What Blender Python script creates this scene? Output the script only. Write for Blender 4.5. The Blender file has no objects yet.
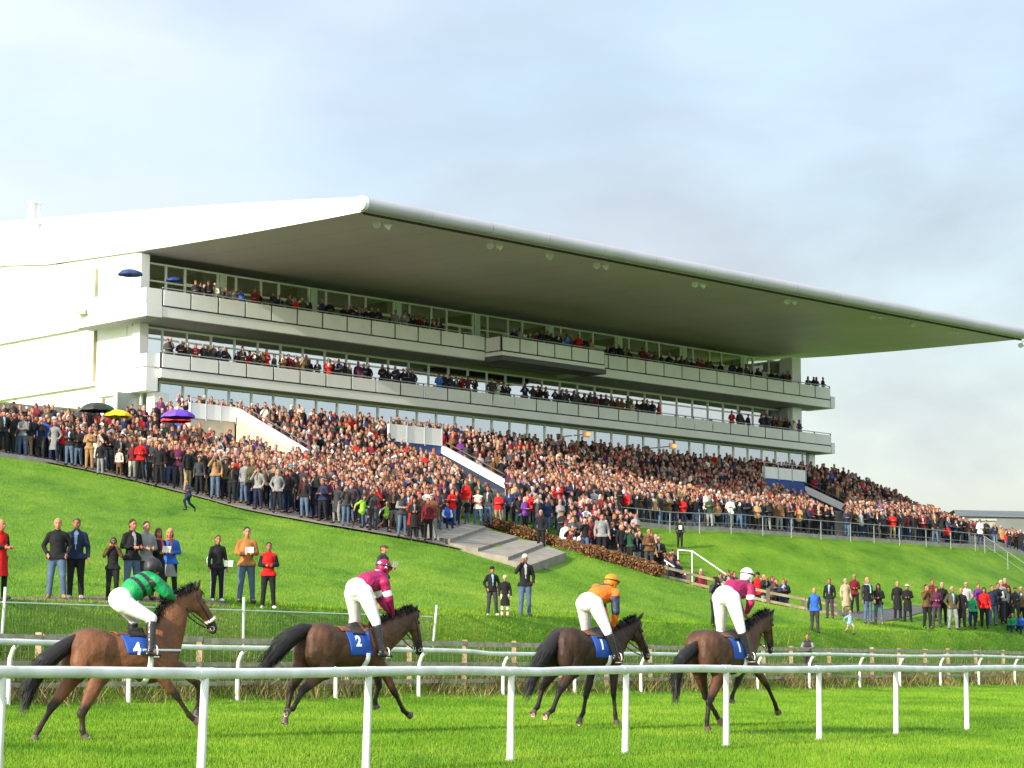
import bpy, bmesh, math, random
import numpy as np
from mathutils import Vector, Matrix, Quaternion
from mathutils.bvhtree import BVHTree

R = math.radians
scn = bpy.context.scene
COL = scn.collection
rng = random.Random(7)
nrg = np.random.default_rng(11)

# ------------------------------------------------------------------ camera
F = 2200.0
PITCH = math.atan(282 / F)
CAMZ = 1.27
cam_d = bpy.data.cameras.new('camera')
cam = bpy.data.objects.new('camera', cam_d)
COL.objects.link(cam)
cam.location = (0, 0, CAMZ)
cam.rotation_euler = (R(90) + PITCH, 0, 0)
cam_d.sensor_width = 36.0
cam_d.lens = 36.0 * F / 1024.0
cam_d.clip_start = 0.5
cam_d.clip_end = 5000
scn.camera = cam

# ------------------------------------------------------------------ sky, sun, exposure
SUN_EL = R(21)
SUN_AZ = math.atan2(-0.64, -0.77)          # clockwise from +Y
world = bpy.data.worlds.new("World")
scn.world = world
world.use_nodes = True
wt = world.node_tree
wt.nodes.clear()
w_out = wt.nodes.new('ShaderNodeOutputWorld')
w_bg = wt.nodes.new('ShaderNodeBackground')
w_bg.inputs['Strength'].default_value = 0.15
w_sky = wt.nodes.new('ShaderNodeTexSky')
w_sky.sky_type = 'NISHITA'
w_sky.sun_disc = False
w_sky.sun_elevation = SUN_EL
w_sky.sun_rotation = SUN_AZ % (2 * math.pi)
w_sky.air_density = 1.3
w_sky.dust_density = 2.0
w_tc = wt.nodes.new('ShaderNodeTexCoord')
w_map = wt.nodes.new('ShaderNodeMapping')
w_map.inputs['Scale'].default_value = (1.6, 1.6, 3.4)
w_n = wt.nodes.new('ShaderNodeTexNoise')
w_n.inputs['Scale'].default_value = 2.3
w_n.inputs['Detail'].default_value = 6
w_n.inputs['Roughness'].default_value = 0.52
w_n.inputs['Distortion'].default_value = 0.35
w_r = wt.nodes.new('ShaderNodeMapRange')
w_r.interpolation_type = 'SMOOTHSTEP'
w_r.inputs['From Min'].default_value = 0.33
w_r.inputs['From Max'].default_value = 0.68
w_r.inputs['To Min'].default_value = 0.42
w_r.inputs['To Max'].default_value = 0.97
w_sep = wt.nodes.new('ShaderNodeSeparateXYZ')
w_h = wt.nodes.new('ShaderNodeMapRange')          # more veil toward the horizon
w_h.inputs['From Min'].default_value = 0.02
w_h.inputs['From Max'].default_value = 0.24
w_h.inputs['To Min'].default_value = 0.95
w_h.inputs['To Max'].default_value = 0.0
w_mx = wt.nodes.new('ShaderNodeMath'); w_mx.operation = 'MAXIMUM'
w_n2 = wt.nodes.new('ShaderNodeTexNoise')         # tone of the cloud itself
w_n2.inputs['Scale'].default_value = 3.5
w_n2.inputs['Detail'].default_value = 5
w_cr = wt.nodes.new('ShaderNodeValToRGB')
w_cr.color_ramp.elements[0].position = 0.38
w_cr.color_ramp.elements[0].color = (0.58, 0.68, 0.81, 1)
w_cr.color_ramp.elements[1].position = 0.62
w_cr.color_ramp.elements[1].color = (0.74, 0.84, 0.97, 1)
w_sc = wt.nodes.new('ShaderNodeVectorMath'); w_sc.operation = 'SCALE'
w_sc.inputs['Scale'].default_value = 4.0
w_mix = wt.nodes.new('ShaderNodeMixRGB')
L = wt.links.new
L(w_tc.outputs['Generated'], w_map.inputs['Vector'])
L(w_map.outputs[0], w_n.inputs['Vector']); L(w_map.outputs[0], w_n2.inputs['Vector'])
L(w_n.outputs['Fac'], w_r.inputs['Value'])
L(w_tc.outputs['Generated'], w_sep.inputs[0]); L(w_sep.outputs['Z'], w_h.inputs['Value'])
L(w_r.outputs[0], w_mx.inputs[0]); L(w_h.outputs[0], w_mx.inputs[1])
w_veil = wt.nodes.new('ShaderNodeMixRGB'); w_veil.inputs['Color2'].default_value = (0.86, 0.885, 0.90, 1)
L(w_h.outputs[0], w_veil.inputs['Fac']); L(w_cr.outputs[0], w_veil.inputs['Color1'])
# cloud is brighter on the sun's side of the sky
w_dot = wt.nodes.new('ShaderNodeVectorMath'); w_dot.operation = 'DOT_PRODUCT'
w_dot.inputs[1].default_value = (math.sin(SUN_AZ) * math.cos(SUN_EL), math.cos(SUN_AZ) * math.cos(SUN_EL), math.sin(SUN_EL))
w_sb = wt.nodes.new('ShaderNodeMapRange'); w_sb.inputs['From Min'].default_value = -0.75; w_sb.inputs['From Max'].default_value = 1.0
w_sb.inputs['To Min'].default_value = 3.1; w_sb.inputs['To Max'].default_value = 12.0
L(w_tc.outputs['Generated'], w_dot.inputs[0]); L(w_dot.outputs['Value'], w_sb.inputs['Value']); L(w_sb.outputs[0], w_sc.inputs['Scale'])
L(w_n2.outputs['Fac'], w_cr.inputs[0]); L(w_veil.outputs[0], w_sc.inputs[0])
L(w_mx.outputs[0], w_mix.inputs['Fac'])
L(w_sky.outputs[0], w_mix.inputs['Color1']); L(w_sc.outputs[0], w_mix.inputs['Color2'])
L(w_mix.outputs[0], w_bg.inputs['Color']); L(w_bg.outputs[0], w_out.inputs['Surface'])

sun_d = bpy.data.lights.new('sun', 'SUN')
sun_d.energy = 4.0
sun_d.angle = R(0.6)
sun_d.color = (1.0, 0.90, 0.74)
sun = bpy.data.objects.new('sun', sun_d)
COL.objects.link(sun)
sdir = Vector((math.sin(SUN_AZ) * math.cos(SUN_EL), math.cos(SUN_AZ) * math.cos(SUN_EL), math.sin(SUN_EL)))
sun.rotation_euler = sdir.to_track_quat('Z', 'Y').to_euler()
sun.location = sdir * 300

scn.view_settings.view_transform = 'Standard'
scn.view_settings.look = 'None'
scn.view_settings.gamma = 1
scn.view_settings.use_curve_mapping = False
scn.view_settings.exposure = 0.80

# ------------------------------------------------------------------ picture to place
def ray(px, py):
    u = (px - 512) / F; v = (384 - py) / F
    return (u, math.cos(PITCH) - v * math.sin(PITCH), math.sin(PITCH) + v * math.cos(PITCH))
def at(px, py, Y):
    r = ray(px, py); t = Y / r[1]
    return Vector((r[0] * t, Y, CAMZ + r[2] * t))
def project(X, Y, Z):
    dz = Z - CAMZ; d = Y * math.cos(PITCH) + dz * math.sin(PITCH)
    return 512 + F * X / d, 384 - F * (dz * math.cos(PITCH) - Y * math.sin(PITCH)) / d, F / d
# track frame: a runs along the rails, c across the course, away from the camera
TA = (0.527, 0.850)
def ac(a, c):
    return (TA[0] * a - TA[1] * c, TA[1] * a + TA[0] * c)
def to_ac(X, Y):
    return TA[0] * X + TA[1] * Y, TA[0] * Y - TA[1] * X
# grandstand frame: e along the facade, n out of the facade
B0 = (-19.5, 122.0); BD = (0.7048, 0.7094); BN = (0.7094, -0.7048)
def en(e, n):
    return (B0[0] + BD[0] * e + BN[0] * n, B0[1] + BD[1] * e + BN[1] * n)
def to_en(X, Y):
    dx, dy = X - B0[0], Y - B0[1]
    return dx * BD[0] + dy * BD[1], dx * BN[0] + dy * BN[1]

# ------------------------------------------------------------------ materials
MATS = {}
def mat(name, col, rough=0.6, metal=0.0, spec=0.4, noise=None, bump=None, coat=0.0, objvar=False):
    """noise = (scale, amount 0..1, second colour or None); bump = (scale, strength)."""
    if name in MATS: return MATS[name]
    m = bpy.data.materials.new(name); m.use_nodes = True
    nt = m.node_tree; b = nt.nodes['Principled BSDF']
    b.inputs['Base Color'].default_value = (*col, 1)
    b.inputs['Roughness'].default_value = rough
    b.inputs['Metallic'].default_value = metal
    b.inputs['Specular IOR Level'].default_value = spec
    b.inputs['Coat Weight'].default_value = coat
    tc = nt.nodes.new('ShaderNodeTexCoord')
    if noise:
        n = nt.nodes.new('ShaderNodeTexNoise'); n.inputs['Scale'].default_value = noise[0]
        n.inputs['Detail'].default_value = 5
        nt.links.new(tc.outputs['Object'], n.inputs['Vector'])
        r = nt.nodes.new('ShaderNodeValToRGB')
        c2 = noise[2] if noise[2] else tuple(x * (1 - noise[1]) for x in col)
        r.color_ramp.elements[0].position = 0.35; r.color_ramp.elements[1].position = 0.68
        r.color_ramp.elements[0].color = (*c2, 1); r.color_ramp.elements[1].color = (*col, 1)
        nt.links.new(n.outputs['Fac'], r.inputs[0]); nt.links.new(r.outputs[0], b.inputs['Base Color'])
    if bump:
        n = nt.nodes.new('ShaderNodeTexNoise'); n.inputs['Scale'].default_value = bump[0]
        n.inputs['Detail'].default_value = 4
        nt.links.new(tc.outputs['Object'], n.inputs['Vector'])
        bp = nt.nodes.new('ShaderNodeBump'); bp.inputs['Strength'].default_value = bump[1]
        bp.inputs['Distance'].default_value = 0.03
        nt.links.new(n.outputs['Fac'], bp.inputs['Height']); nt.links.new(bp.outputs[0], b.inputs['Normal'])
    MATS[name] = m
    return m
def attr_mat(name, rough=0.7, spec=0.3, sheen=0.0, bump=None, coat=0.0, noisev=0.0, nscale=30):
    """base colour from the mesh's own 'col' attribute (dye, coat pattern)."""
    if name in MATS: return MATS[name]
    m = bpy.data.materials.new(name); m.use_nodes = True
    nt = m.node_tree; b = nt.nodes['Principled BSDF']
    a = nt.nodes.new('ShaderNodeAttribute'); a.attribute_name = 'col'
    out = a.outputs['Color']
    tc = nt.nodes.new('ShaderNodeTexCoord')
    if noisev:
        n = nt.nodes.new('ShaderNodeTexNoise'); n.inputs['Scale'].default_value = nscale; n.inputs['Detail'].default_value = 4
        nt.links.new(tc.outputs['Object'], n.inputs['Vector'])
        mr = nt.nodes.new('ShaderNodeMapRange'); mr.inputs['From Min'].default_value = 0.3; mr.inputs['From Max'].default_value = 0.7
        mr.inputs['To Min'].default_value = 1 - noisev; mr.inputs['To Max'].default_value = 1 + noisev
        nt.links.new(n.outputs['Fac'], mr.inputs['Value'])
        vm = nt.nodes.new('ShaderNodeVectorMath'); vm.operation = 'SCALE'
        nt.links.new(out, vm.inputs[0]); nt.links.new(mr.outputs[0], vm.inputs['Scale']); out = vm.outputs[0]
    nt.links.new(out, b.inputs['Base Color'])
    b.inputs['Roughness'].default_value = rough; b.inputs['Specular IOR Level'].default_value = spec
    b.inputs['Sheen Weight'].default_value = sheen; b.inputs['Coat Weight'].default_value = coat
    b.inputs['Coat Roughness'].default_value = 0.35
    if bump:
        n = nt.nodes.new('ShaderNodeTexNoise'); n.inputs['Scale'].default_value = bump[0]; n.inputs['Detail'].default_value = 4
        nt.links.new(tc.outputs['Object'], n.inputs['Vector'])
        bp = nt.nodes.new('ShaderNodeBump'); bp.inputs['Strength'].default_value = bump[1]; bp.inputs['Distance'].default_value = 0.035
        nt.links.new(n.outputs['Fac'], bp.inputs['Height']); nt.links.new(bp.outputs[0], b.inputs['Normal'])
    MATS[name] = m
    return m

# ------------------------------------------------------------------ objects
def tag(o, label=None, cat=None, group=None, kind=None):
    if label: o['label'] = label
    if cat: o['category'] = cat
    if group: o['group'] = group
    if kind: o['kind'] = kind
    return o
def empty(name, loc, rz=0, label=None, cat=None, group=None):
    o = bpy.data.objects.new(name, None); COL.objects.link(o)
    o.location = loc; o.rotation_euler = (0, 0, rz); o.empty_display_size = 0.2
    return tag(o, label, cat, group)
def linkobj(name, me, parent=None, mats=None, loc=None):
    o = bpy.data.objects.new(name, me); COL.objects.link(o)
    if parent: o.parent = parent
    if loc is not None: o.location = loc
    if mats:
        for i, m in enumerate(mats):
            if len(me.materials) <= i: me.materials.append(m)
    return o
class MB:
    """collects simple shapes, then becomes one mesh."""
    def __init__(s): s.v = []; s.f = []; s.m = []; s.smooth = []
    def add(s, vs, fs, mi=0, sm=False):
        k = len(s.v); s.v += [tuple(v) for v in vs]
        for f in fs: s.f.append(tuple(i + k for i in f)); s.m.append(mi); s.smooth.append(sm)
    def box(s, x0, x1, y0, y1, z0, z1, mi=0, T=None):
        vs = [(x, y, z) for x in (x0, x1) for y in (y0, y1) for z in (z0, z1)]
        if T: vs = [T(*v) for v in vs]
        s.add(vs, [(0, 1, 3, 2), (4, 6, 7, 5), (0, 4, 5, 1), (2, 3, 7, 6), (0, 2, 6, 4), (1, 5, 7, 3)], mi)
    def beam(s, p, q, w, h, mi=0):
        """rectangular bar from p to q, width w, height h (up kept vertical)."""
        p = Vector(p); q = Vector(q); d = (q - p)
        if d.length < 1e-6: return
        d.normalize()
        side = d.cross(Vector((0, 0, 1)))
        if side.length < 1e-3: side = Vector((1, 0, 0))
        side.normalize(); up = side.cross(d).normalized()
        vs = []
        for c in (p, q):
            for a, b in ((-1, -1), (1, -1), (1, 1), (-1, 1)):
                vs.append(c + side * a * w / 2 + up * b * h / 2)
        s.add(vs, [(3, 2, 1, 0), (4, 5, 6, 7), (0, 1, 5, 4), (1, 2, 6, 5), (2, 3, 7, 6), (3, 0, 4, 7)], mi)
    def tube(s, pts, r, seg=8, mi=0, sm=True, cap=True):
        pts = [Vector(p) for p in pts]; n = len(pts)
        rr = r if isinstance(r, (list, tuple)) else [r] * n
        rings = []; ref = None
        for i, p in enumerate(pts):
            d = (pts[min(i + 1, n - 1)] - pts[max(i - 1, 0)]).normalized()
            if ref is None: ref = Vector((0, 0, 1)) if abs(d.z) < 0.9 else Vector((1, 0, 0))
            x = d.cross(ref)
            if x.length < 1e-4: x = d.cross(Vector((0.3, 1, 0.2)))
            x.normalize(); y = d.cross(x).normalized(); ref = -y if False else ref
            rings.append([p + (x * math.cos(2 * math.pi * k / seg) + y * math.sin(2 * math.pi * k / seg)) * rr[i] for k in range(seg)])
        vs = [v for rg in rings for v in rg]; fs = []
        for i in range(n - 1):
            for k in range(seg):
                a = i * seg + k; b = i * seg + (k + 1) % seg
                fs.append((a, b, b + seg, a + seg))
        s.add(vs, fs, mi, sm)
        if cap:
            s.add(rings[0], [tuple(range(seg))], mi); s.add(rings[-1], [tuple(reversed(range(seg)))], mi)
    def ball(s, c, rx, ry=None, rz=None, seg=12, rings=8, mi=0, z0=-1.0, z1=1.0):
        ry = rx if ry is None else ry; rz = rx if rz is None else rz
        vs = []; fs = []
        for i in range(rings + 1):
            t = z0 + (z1 - z0) * i / rings
            ph = math.asin(max(-1, min(1, t))) if (z0 > -1 or z1 < 1) else -math.pi / 2 + math.pi * i / rings
            for k in range(seg):
                th = 2 * math.pi * k / seg
                vs.append((c[0] + rx * math.cos(ph) * math.cos(th), c[1] + ry * math.cos(ph) * math.sin(th), c[2] + rz * math.sin(ph)))
        for i in range(rings):
            for k in range(seg):
                a = i * seg + k; b = i * seg + (k + 1) % seg
                fs.append((a, b, b + seg, a + seg))
        s.add(vs, fs, mi, True)
    def build(s, name, mats, parent=None, loc=None):
        me = bpy.data.meshes.new(name)
        if loc is not None:
            vv = [(v[0] - loc[0], v[1] - loc[1], v[2] - loc[2]) for v in s.v]
        else: vv = s.v
        me.from_pydata(vv, [], s.f)
        if not isinstance(mats, (list, tuple)): mats = [mats]
        for m in mats: me.materials.append(m)
        me.polygons.foreach_set('material_index', s.m)
        me.polygons.foreach_set('use_smooth', s.smooth)
        me.update()
        return linkobj(name, me, parent, loc=loc)

# ------------------------------------------------------------------ organic shapes: tapered capsules fused by voxel remesh
class Org:
    """prims: ('c', p0, p1, r0, r1, tag, squash) or ('e', centre, radii, rot matrix, tag)."""
    def __init__(s): s.p = []
    def cap(s, p0, p1, r0, r1, tag=0, sq=(1, 1, 1)):
        s.p.append(('c', Vector(p0), Vector(p1), r0, r1, tag, sq)); return s
    def chain(s, pts, rs, tag=0, sq=(1, 1, 1)):
        for i in range(len(pts) - 1): s.cap(pts[i], pts[i + 1], rs[i], rs[i + 1], tag, sq)
        return s
    def ell(s, c, r, rot=None, tag=0):
        s.p.append(('e', Vector(c), Vector(r), rot or Matrix.Identity(3), tag)); return s
    def raw(s, seg=14):
        vs = []; fs = []
        for p in s.p:
            k = len(vs)
            if p[0] == 'e':
                _, c, r, rot, _t = p
                RN = 10
                for i in range(RN + 1):
                    ph = -math.pi / 2 + math.pi * i / RN
                    for j in range(seg):
                        th = 2 * math.pi * j / seg
                        vs.append(c + rot @ Vector((r.x * math.cos(ph) * math.cos(th), r.y * math.cos(ph) * math.sin(th), r.z * math.sin(ph))))
                nr = RN + 1
            else:
                _, a, b, r0, r1, _t, sq = p
                d = b - a; ln = d.length
                if ln < 1e-6: d = Vector((0, 0, 1)); ln = 1e-6
                d = d / ln
                x = d.orthogonal().normalized(); y = d.cross(x)
                prof = []
                for i in range(5): ph = -math.pi / 2 + math.pi / 2 * i / 4; prof.append((a, r0 * math.sin(ph), r0 * math.cos(ph)))
                for i in range(5): ph = math.pi / 2 * i / 4; prof.append((b, r1 * math.sin(ph), r1 * math.cos(ph)))
                for (cc, off, rad) in prof:
                    for j in range(seg):
                        th = 2 * math.pi * j / seg
                        q = (x * math.cos(th) + y * math.sin(th)) * rad + d * off
                        q = Vector((q.x * sq[0], q.y * sq[1], q.z * sq[2]))
                        vs.append(cc + q)
                nr = 10
            for i in range(nr - 1):
                for j in range(seg):
                    A = k + i * seg + j; B = k + i * seg + (j + 1) % seg
                    fs.append((A, B, B + seg, A + seg))
            fs.append(tuple(k + j for j in reversed(range(seg))))
            fs.append(tuple(k + (nr - 1) * seg + j for j in range(seg)))
        return vs, fs
    def mesh(s, name, voxel=0.02, smooth=4, ratio=None, factor=0.5):
        vs, fs = s.raw()
        me = bpy.data.meshes.new(name + '_src'); me.from_pydata([tuple(v) for v in vs], [], fs); me.update()
        o = bpy.data.objects.new(name + '_src', me); COL.objects.link(o)
        m = o.modifiers.new('r', 'REMESH'); m.mode = 'VOXEL'; m.voxel_size = voxel; m.use_smooth_shade = True
        if smooth:
            m = o.modifiers.new('s', 'SMOOTH'); m.factor = factor; m.iterations = smooth
        if ratio:
            m = o.modifiers.new('d', 'DECIMATE'); m.ratio = ratio
        dg = bpy.context.evaluated_depsgraph_get(); dg.update()
        out = bpy.data.meshes.new_from_object(o.evaluated_get(dg))
        out.name = name
        bpy.data.objects.remove(o); bpy.data.meshes.remove(me)
        out.polygons.foreach_set('use_smooth', [True] * len(out.polygons))
        return out
    def dist(s, P):
        """signed-ish distance of points P (n,3) to each prim -> (nprim, n)."""
        D = []
        for p in s.p:
            if p[0] == 'e':
                c = np.array(p[1]); r = np.array(p[2]); M = np.array(p[3])
                q = (P - c) @ M
                D.append((np.linalg.norm(q / r, axis=1) - 1) * r.min())
            else:
                a = np.array(p[1]); b = np.array(p[2]); ab = b - a; L2 = max((ab @ ab), 1e-9)
                t = np.clip((P - a) @ ab / L2, 0, 1)
                q = P - (a + t[:, None] * ab)
                D.append(np.linalg.norm(q / np.array(p[6]), axis=1) - (p[3] + (p[4] - p[3]) * t))
        return np.array(D)
    def tags(s, P):
        D = s.dist(P); t = np.array([p[4] if p[0] == 'e' else p[5] for p in s.p])
        return t[np.argmin(D, axis=0)]
def face_centers(me):
    n = len(me.polygons); a = np.zeros(n * 3); me.polygons.foreach_get('center', a); return a.reshape(n, 3)
def vert_co(me):
    n = len(me.vertices); a = np.zeros(n * 3); me.vertices.foreach_get('co', a); return a.reshape(n, 3)
def set_vcol(me, C):
    at_ = me.attributes.new('col', 'FLOAT_COLOR', 'POINT')
    A = np.ones((len(me.vertices), 4)); A[:, :3] = C
    at_.data.foreach_set('color', A.ravel())
# ------------------------------------------------------------------ ground heights
CTRL = []
def _g(px, py, s, dz=0):
    q = at(px, py, F / s); CTRL.append((q.x, q.y, q.z + dz))
for a_ in range(10, 150, 14):
    x_, y_ = ac(a_, 34.4); CTRL.append((x_, y_, 2.72))
for q_ in [(35, 461, 24), (130, 481, 24.2), (245, 511, 24.8), (330, 527, 25), (440, 545, 24.8), (188, 516, 26.5),
           (502, 554, 24.2), (540, 551, 23.2), (-150, 430, 22),
           (57, 598, 42.7), (245, 603, 40.5), (383, 612, 36.5), (525, 617, 33.8), (815, 634, 26.5), (870, 629, 24.5),
           (1000, 628, 23.4), (-200, 590, 48), (1150, 630, 20),
           (560, 546, 23.5), (610, 562, 23.5), (664, 577, 23.7), (700, 588, 24), (780, 606, 24), (840, 616, 24), (900, 624, 23.7),
           (900, 615, 21.3), (1010, 613, 20.2), (680, 549, 18.8), (1012, 571, 15.9), (1060, 590, 15)]:
    _g(*q_)
for (px_, Y_, z_) in [(640, 98.5, 4.3), (700, 99, 3.7), (760, 100, 3.5), (830, 101, 3.5), (700, 103, 4.1), (770, 104, 3.9), (850, 105, 3.9), (1100, 108, 3.6)]:
    CTRL.append(((px_ - 512) / F * Y_, Y_, z_))
for e_, z_ in [(-60, 9.9), (-40, 9.9), (-22, 9.75), (-14, 9.1), (-6, 8.9), (2, 8.8), (9, 8.85)] + [(x, 8.8) for x in (16, 23, 30, 37, 44, 51)] + [(56, 8.3), (70, 8.2), (100, 8)]:
    CTRL.append((*en(e_, 21), z_))
for e_ in (-60, -40, -25, -10, 0, 15, 30, 45, 61):
    CTRL.append((*en(e_, 0.5), 14.8)); CTRL.append((*en(e_, -25), 15.0)); CTRL.append((*en(e_, -90), 15.0))
    if e_ < 60: CTRL.append((*en(e_, 10.7), 10.85 if e_ > -15 else 12.0))
for e_, n_, z_ in [(70, 0.5, 12.2), (85, 0.5, 9.8), (110, 0.5, 9.4), (70, -25, 11), (85, -25, 9.6), (110, -25, 9.5), (85, -90, 9.5), (110, -90, 9.5),
                   (55, 10.7, 10.6), (62, 10.7, 9.8), (70, 10.7, 9.2), (85, 10.7, 8.8)]:
    CTRL.append((*en(e_, n_), z_))
CTRL = np.array(CTRL)
def _U(r2): return np.where(r2 > 1e-9, r2 * np.log(np.maximum(r2, 1e-9)), 0)
_X = CTRL[:, :2] / 50.0
_K = _U(((_X[:, None] - _X[None]) ** 2).sum(-1)) + np.eye(len(_X)) * 0.0015
_Pm = np.hstack([np.ones((len(_X), 1)), _X])
_A = np.block([[_K, _Pm], [_Pm.T, np.zeros((3, 3))]])
_W = np.linalg.solve(_A, np.concatenate([CTRL[:, 2], [0, 0, 0]]))
TRK_C = [-400, 13.5, 15.3, 16.5, 20, 30, 32.0, 32.8, 33.4, 34.0, 34.4]
TRK_Z = [-0.2, 0.0, 0.04, 0.17, 0.22, 0.36, 0.45, 0.62, 1.15, 2.25, 2.70]
def heights(X, Y):
    X = np.asarray(X, float).ravel(); Y = np.asarray(Y, float).ravel()
    c = TA[0] * Y - TA[1] * X; a = TA[0] * X + TA[1] * Y
    tr = np.interp(c, TRK_C, TRK_Z)
    out = tr.copy()
    m = c > 34.0
    if m.any():
        # keep the spline inside its control area
        aa = np.clip(a[m], -10, 190); cc = np.clip(c[m], 34.0, 150)
        x = (TA[0] * aa - TA[1] * cc) / 50; y = (TA[1] * aa + TA[0] * cc) / 50
        z = np.zeros(len(x))
        for i0 in range(0, len(x), 4000):
            sl = slice(i0, i0 + 4000)
            r2 = (x[sl, None] - _X[None, :, 0]) ** 2 + (y[sl, None] - _X[None, :, 1]) ** 2
            z[sl] = _U(r2) @ _W[:-3] + _W[-3] + _W[-2] * x[sl] + _W[-1] * y[sl]
        z = np.clip(z, 2.4, 15.2)
        t = np.clip((c[m] - 34.4) / 1.2, 0, 1); t = t * t * (3 - 2 * t)
        out[m] = np.where(c[m] < 34.4, tr[m], 2.7 * (1 - t) + z * t)
    return out
def H(x, y): return float(heights([x], [y])[0])
def ground_hit(px, py, Y0=24.0, Y1=160.0):
    """first meeting of the line of sight with the ground."""
    Ys = np.arange(Y0, Y1, 0.1); r = ray(px, py)
    X = r[0] / r[1] * Ys; Z = CAMZ + r[2] / r[1] * Ys
    h = heights(X, Ys); k = np.argmax(h >= Z)
    if not (h >= Z).any(): return None
    return Vector((X[k], Ys[k], h[k]))

def nonuni(a, b, fa, fb, fine, coarse):
    out = list(np.arange(fa, fb, fine)); x = fa; st = fine
    while x > a: st = min(st * 1.35, coarse); x -= st; out.append(x)
    x = fb; st = fine
    while x < b: st = min(st * 1.35, coarse); x += st; out.append(x)
    return np.array(sorted(out))
def grid_mesh(name, A, C, zf, mats, mi=None, toXY=ac):
    gx, gc = np.meshgrid(A, C, indexing='ij')
    X, Y = toXY(gx, gc)
    Z = zf(X.ravel(), Y.ravel())
    V = np.stack([X.ravel(), Y.ravel(), Z], 1)
    na, nc = len(A), len(C)
    I = (np.arange(na - 1)[:, None] * nc + np.arange(nc - 1)[None]).ravel()
    Q = np.stack([I, I + nc, I + nc + 1, I + 1], 1)
    me = bpy.data.meshes.new(name)
    me.from_pydata(V.tolist(), [], Q.tolist())
    me.polygons.foreach_set('use_smooth', [True] * len(me.polygons))
    for m in mats: me.materials.append(m)
    me.update()
    return linkobj(name, me)

def grass_material(name, blades=False):
    m = bpy.data.materials.new(name); m.use_nodes = True
    nt = m.node_tree; b = nt.nodes['Principled BSDF']; lk = nt.links.new
    tc = nt.nodes.new('ShaderNodeTexCoord')
    def noise(sc, det, stretch=None):
        n = nt.nodes.new('ShaderNodeTexNoise'); n.inputs['Scale'].default_value = sc; n.inputs['Detail'].default_value = det
        n.inputs['Roughness'].default_value = 0.65
        if stretch:
            mp = nt.nodes.new('ShaderNodeMapping'); mp.inputs['Scale'].default_value = stretch
            mp.inputs['Rotation'].default_value = (0, 0, R(-58)); lk(tc.outputs['Object'], mp.inputs['Vector']); lk(mp.outputs[0], n.inputs['Vector'])
        else: lk(tc.outputs['Object'], n.inputs['Vector'])
        return n
    big = noise(0.16, 5); mid = noise(0.8, 5, (1, 0.35, 1)); fine = noise(9, 4)
    r = nt.nodes.new('ShaderNodeValToRGB')
    e = r.color_ramp.elements
    e[0].position = 0.36; e[0].color = (0.045, 0.125, 0.007, 1)
    e[1].position = 0.66; e[1].color = (0.200, 0.310, 0.028, 1)
    q = e.new(0.5); q.color = (0.110, 0.232, 0.014, 1)
    mix = nt.nodes.new('ShaderNodeMath'); mix.operation = 'MULTIPLY_ADD'; mix.inputs[1].default_value = 0.38
    lk(mid.outputs['Fac'], mix.inputs[0])
    m2 = nt.nodes.new('ShaderNodeMath'); m2.operation = 'MULTIPLY_ADD'; m2.inputs[1].default_value = 0.46
    lk(big.outputs['Fac'], m2.inputs[0])
    m3 = nt.nodes.new('ShaderNodeMath'); m3.operation = 'MULTIPLY'; m3.inputs[1].default_value = 0.18
    lk(fine.outputs['Fac'], m3.inputs[0]); lk(m3.outputs[0], m2.inputs[2]); lk(m2.outputs[0], mix.inputs[2])
    lk(mix.outputs[0], r.inputs[0])
    col = r.outputs[0]
    if blades:
        a = nt.nodes.new('ShaderNodeAttribute'); a.attribute_name = 'col'
        mu = nt.nodes.new('ShaderNodeMixRGB'); mu.blend_type = 'MULTIPLY'; mu.inputs[0].default_value = 1
        lk(col, mu.inputs[1]); lk(a.outputs['Color'], mu.inputs[2]); col = mu.outputs[0]
        b.inputs['Subsurface Weight'].default_value = 0
    else:
        bp = nt.nodes.new('ShaderNodeBump'); bp.inputs['Strength'].default_value = 0.9; bp.inputs['Distance'].default_value = 0.12
        nb = noise(5.5, 6); lk(nb.outputs['Fac'], bp.inputs['Height']); lk(bp.outputs[0], b.inputs['Normal'])
    lk(col, b.inputs['Base Color'])
    b.inputs['Roughness'].default_value = 0.75; b.inputs['Specular IOR Level'].default_value = 0.12
    return m
M_GRASS = grass_material('grass_ground')
M_BLADE = grass_material('grass_blades', True)
A_ = nonuni(-900, 1500, -5, 175, 1.1, 120)
C_ = nonuni(-500, 1500, 29, 118, 1.0, 120)
C_ = np.unique(np.concatenate([C_, [13.5, 15.3, 16.5, 18, 20, 25, 31.0, 31.6, 32.4, 32.8, 33.1, 33.4, 33.7, 34.2, 34.4, 34.8, 35.3, 35.7]]))
ground = grid_mesh('ground', A_, C_, lambda X, Y: heights(X, Y), [M_GRASS])
tag(ground, kind='structure')

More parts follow.
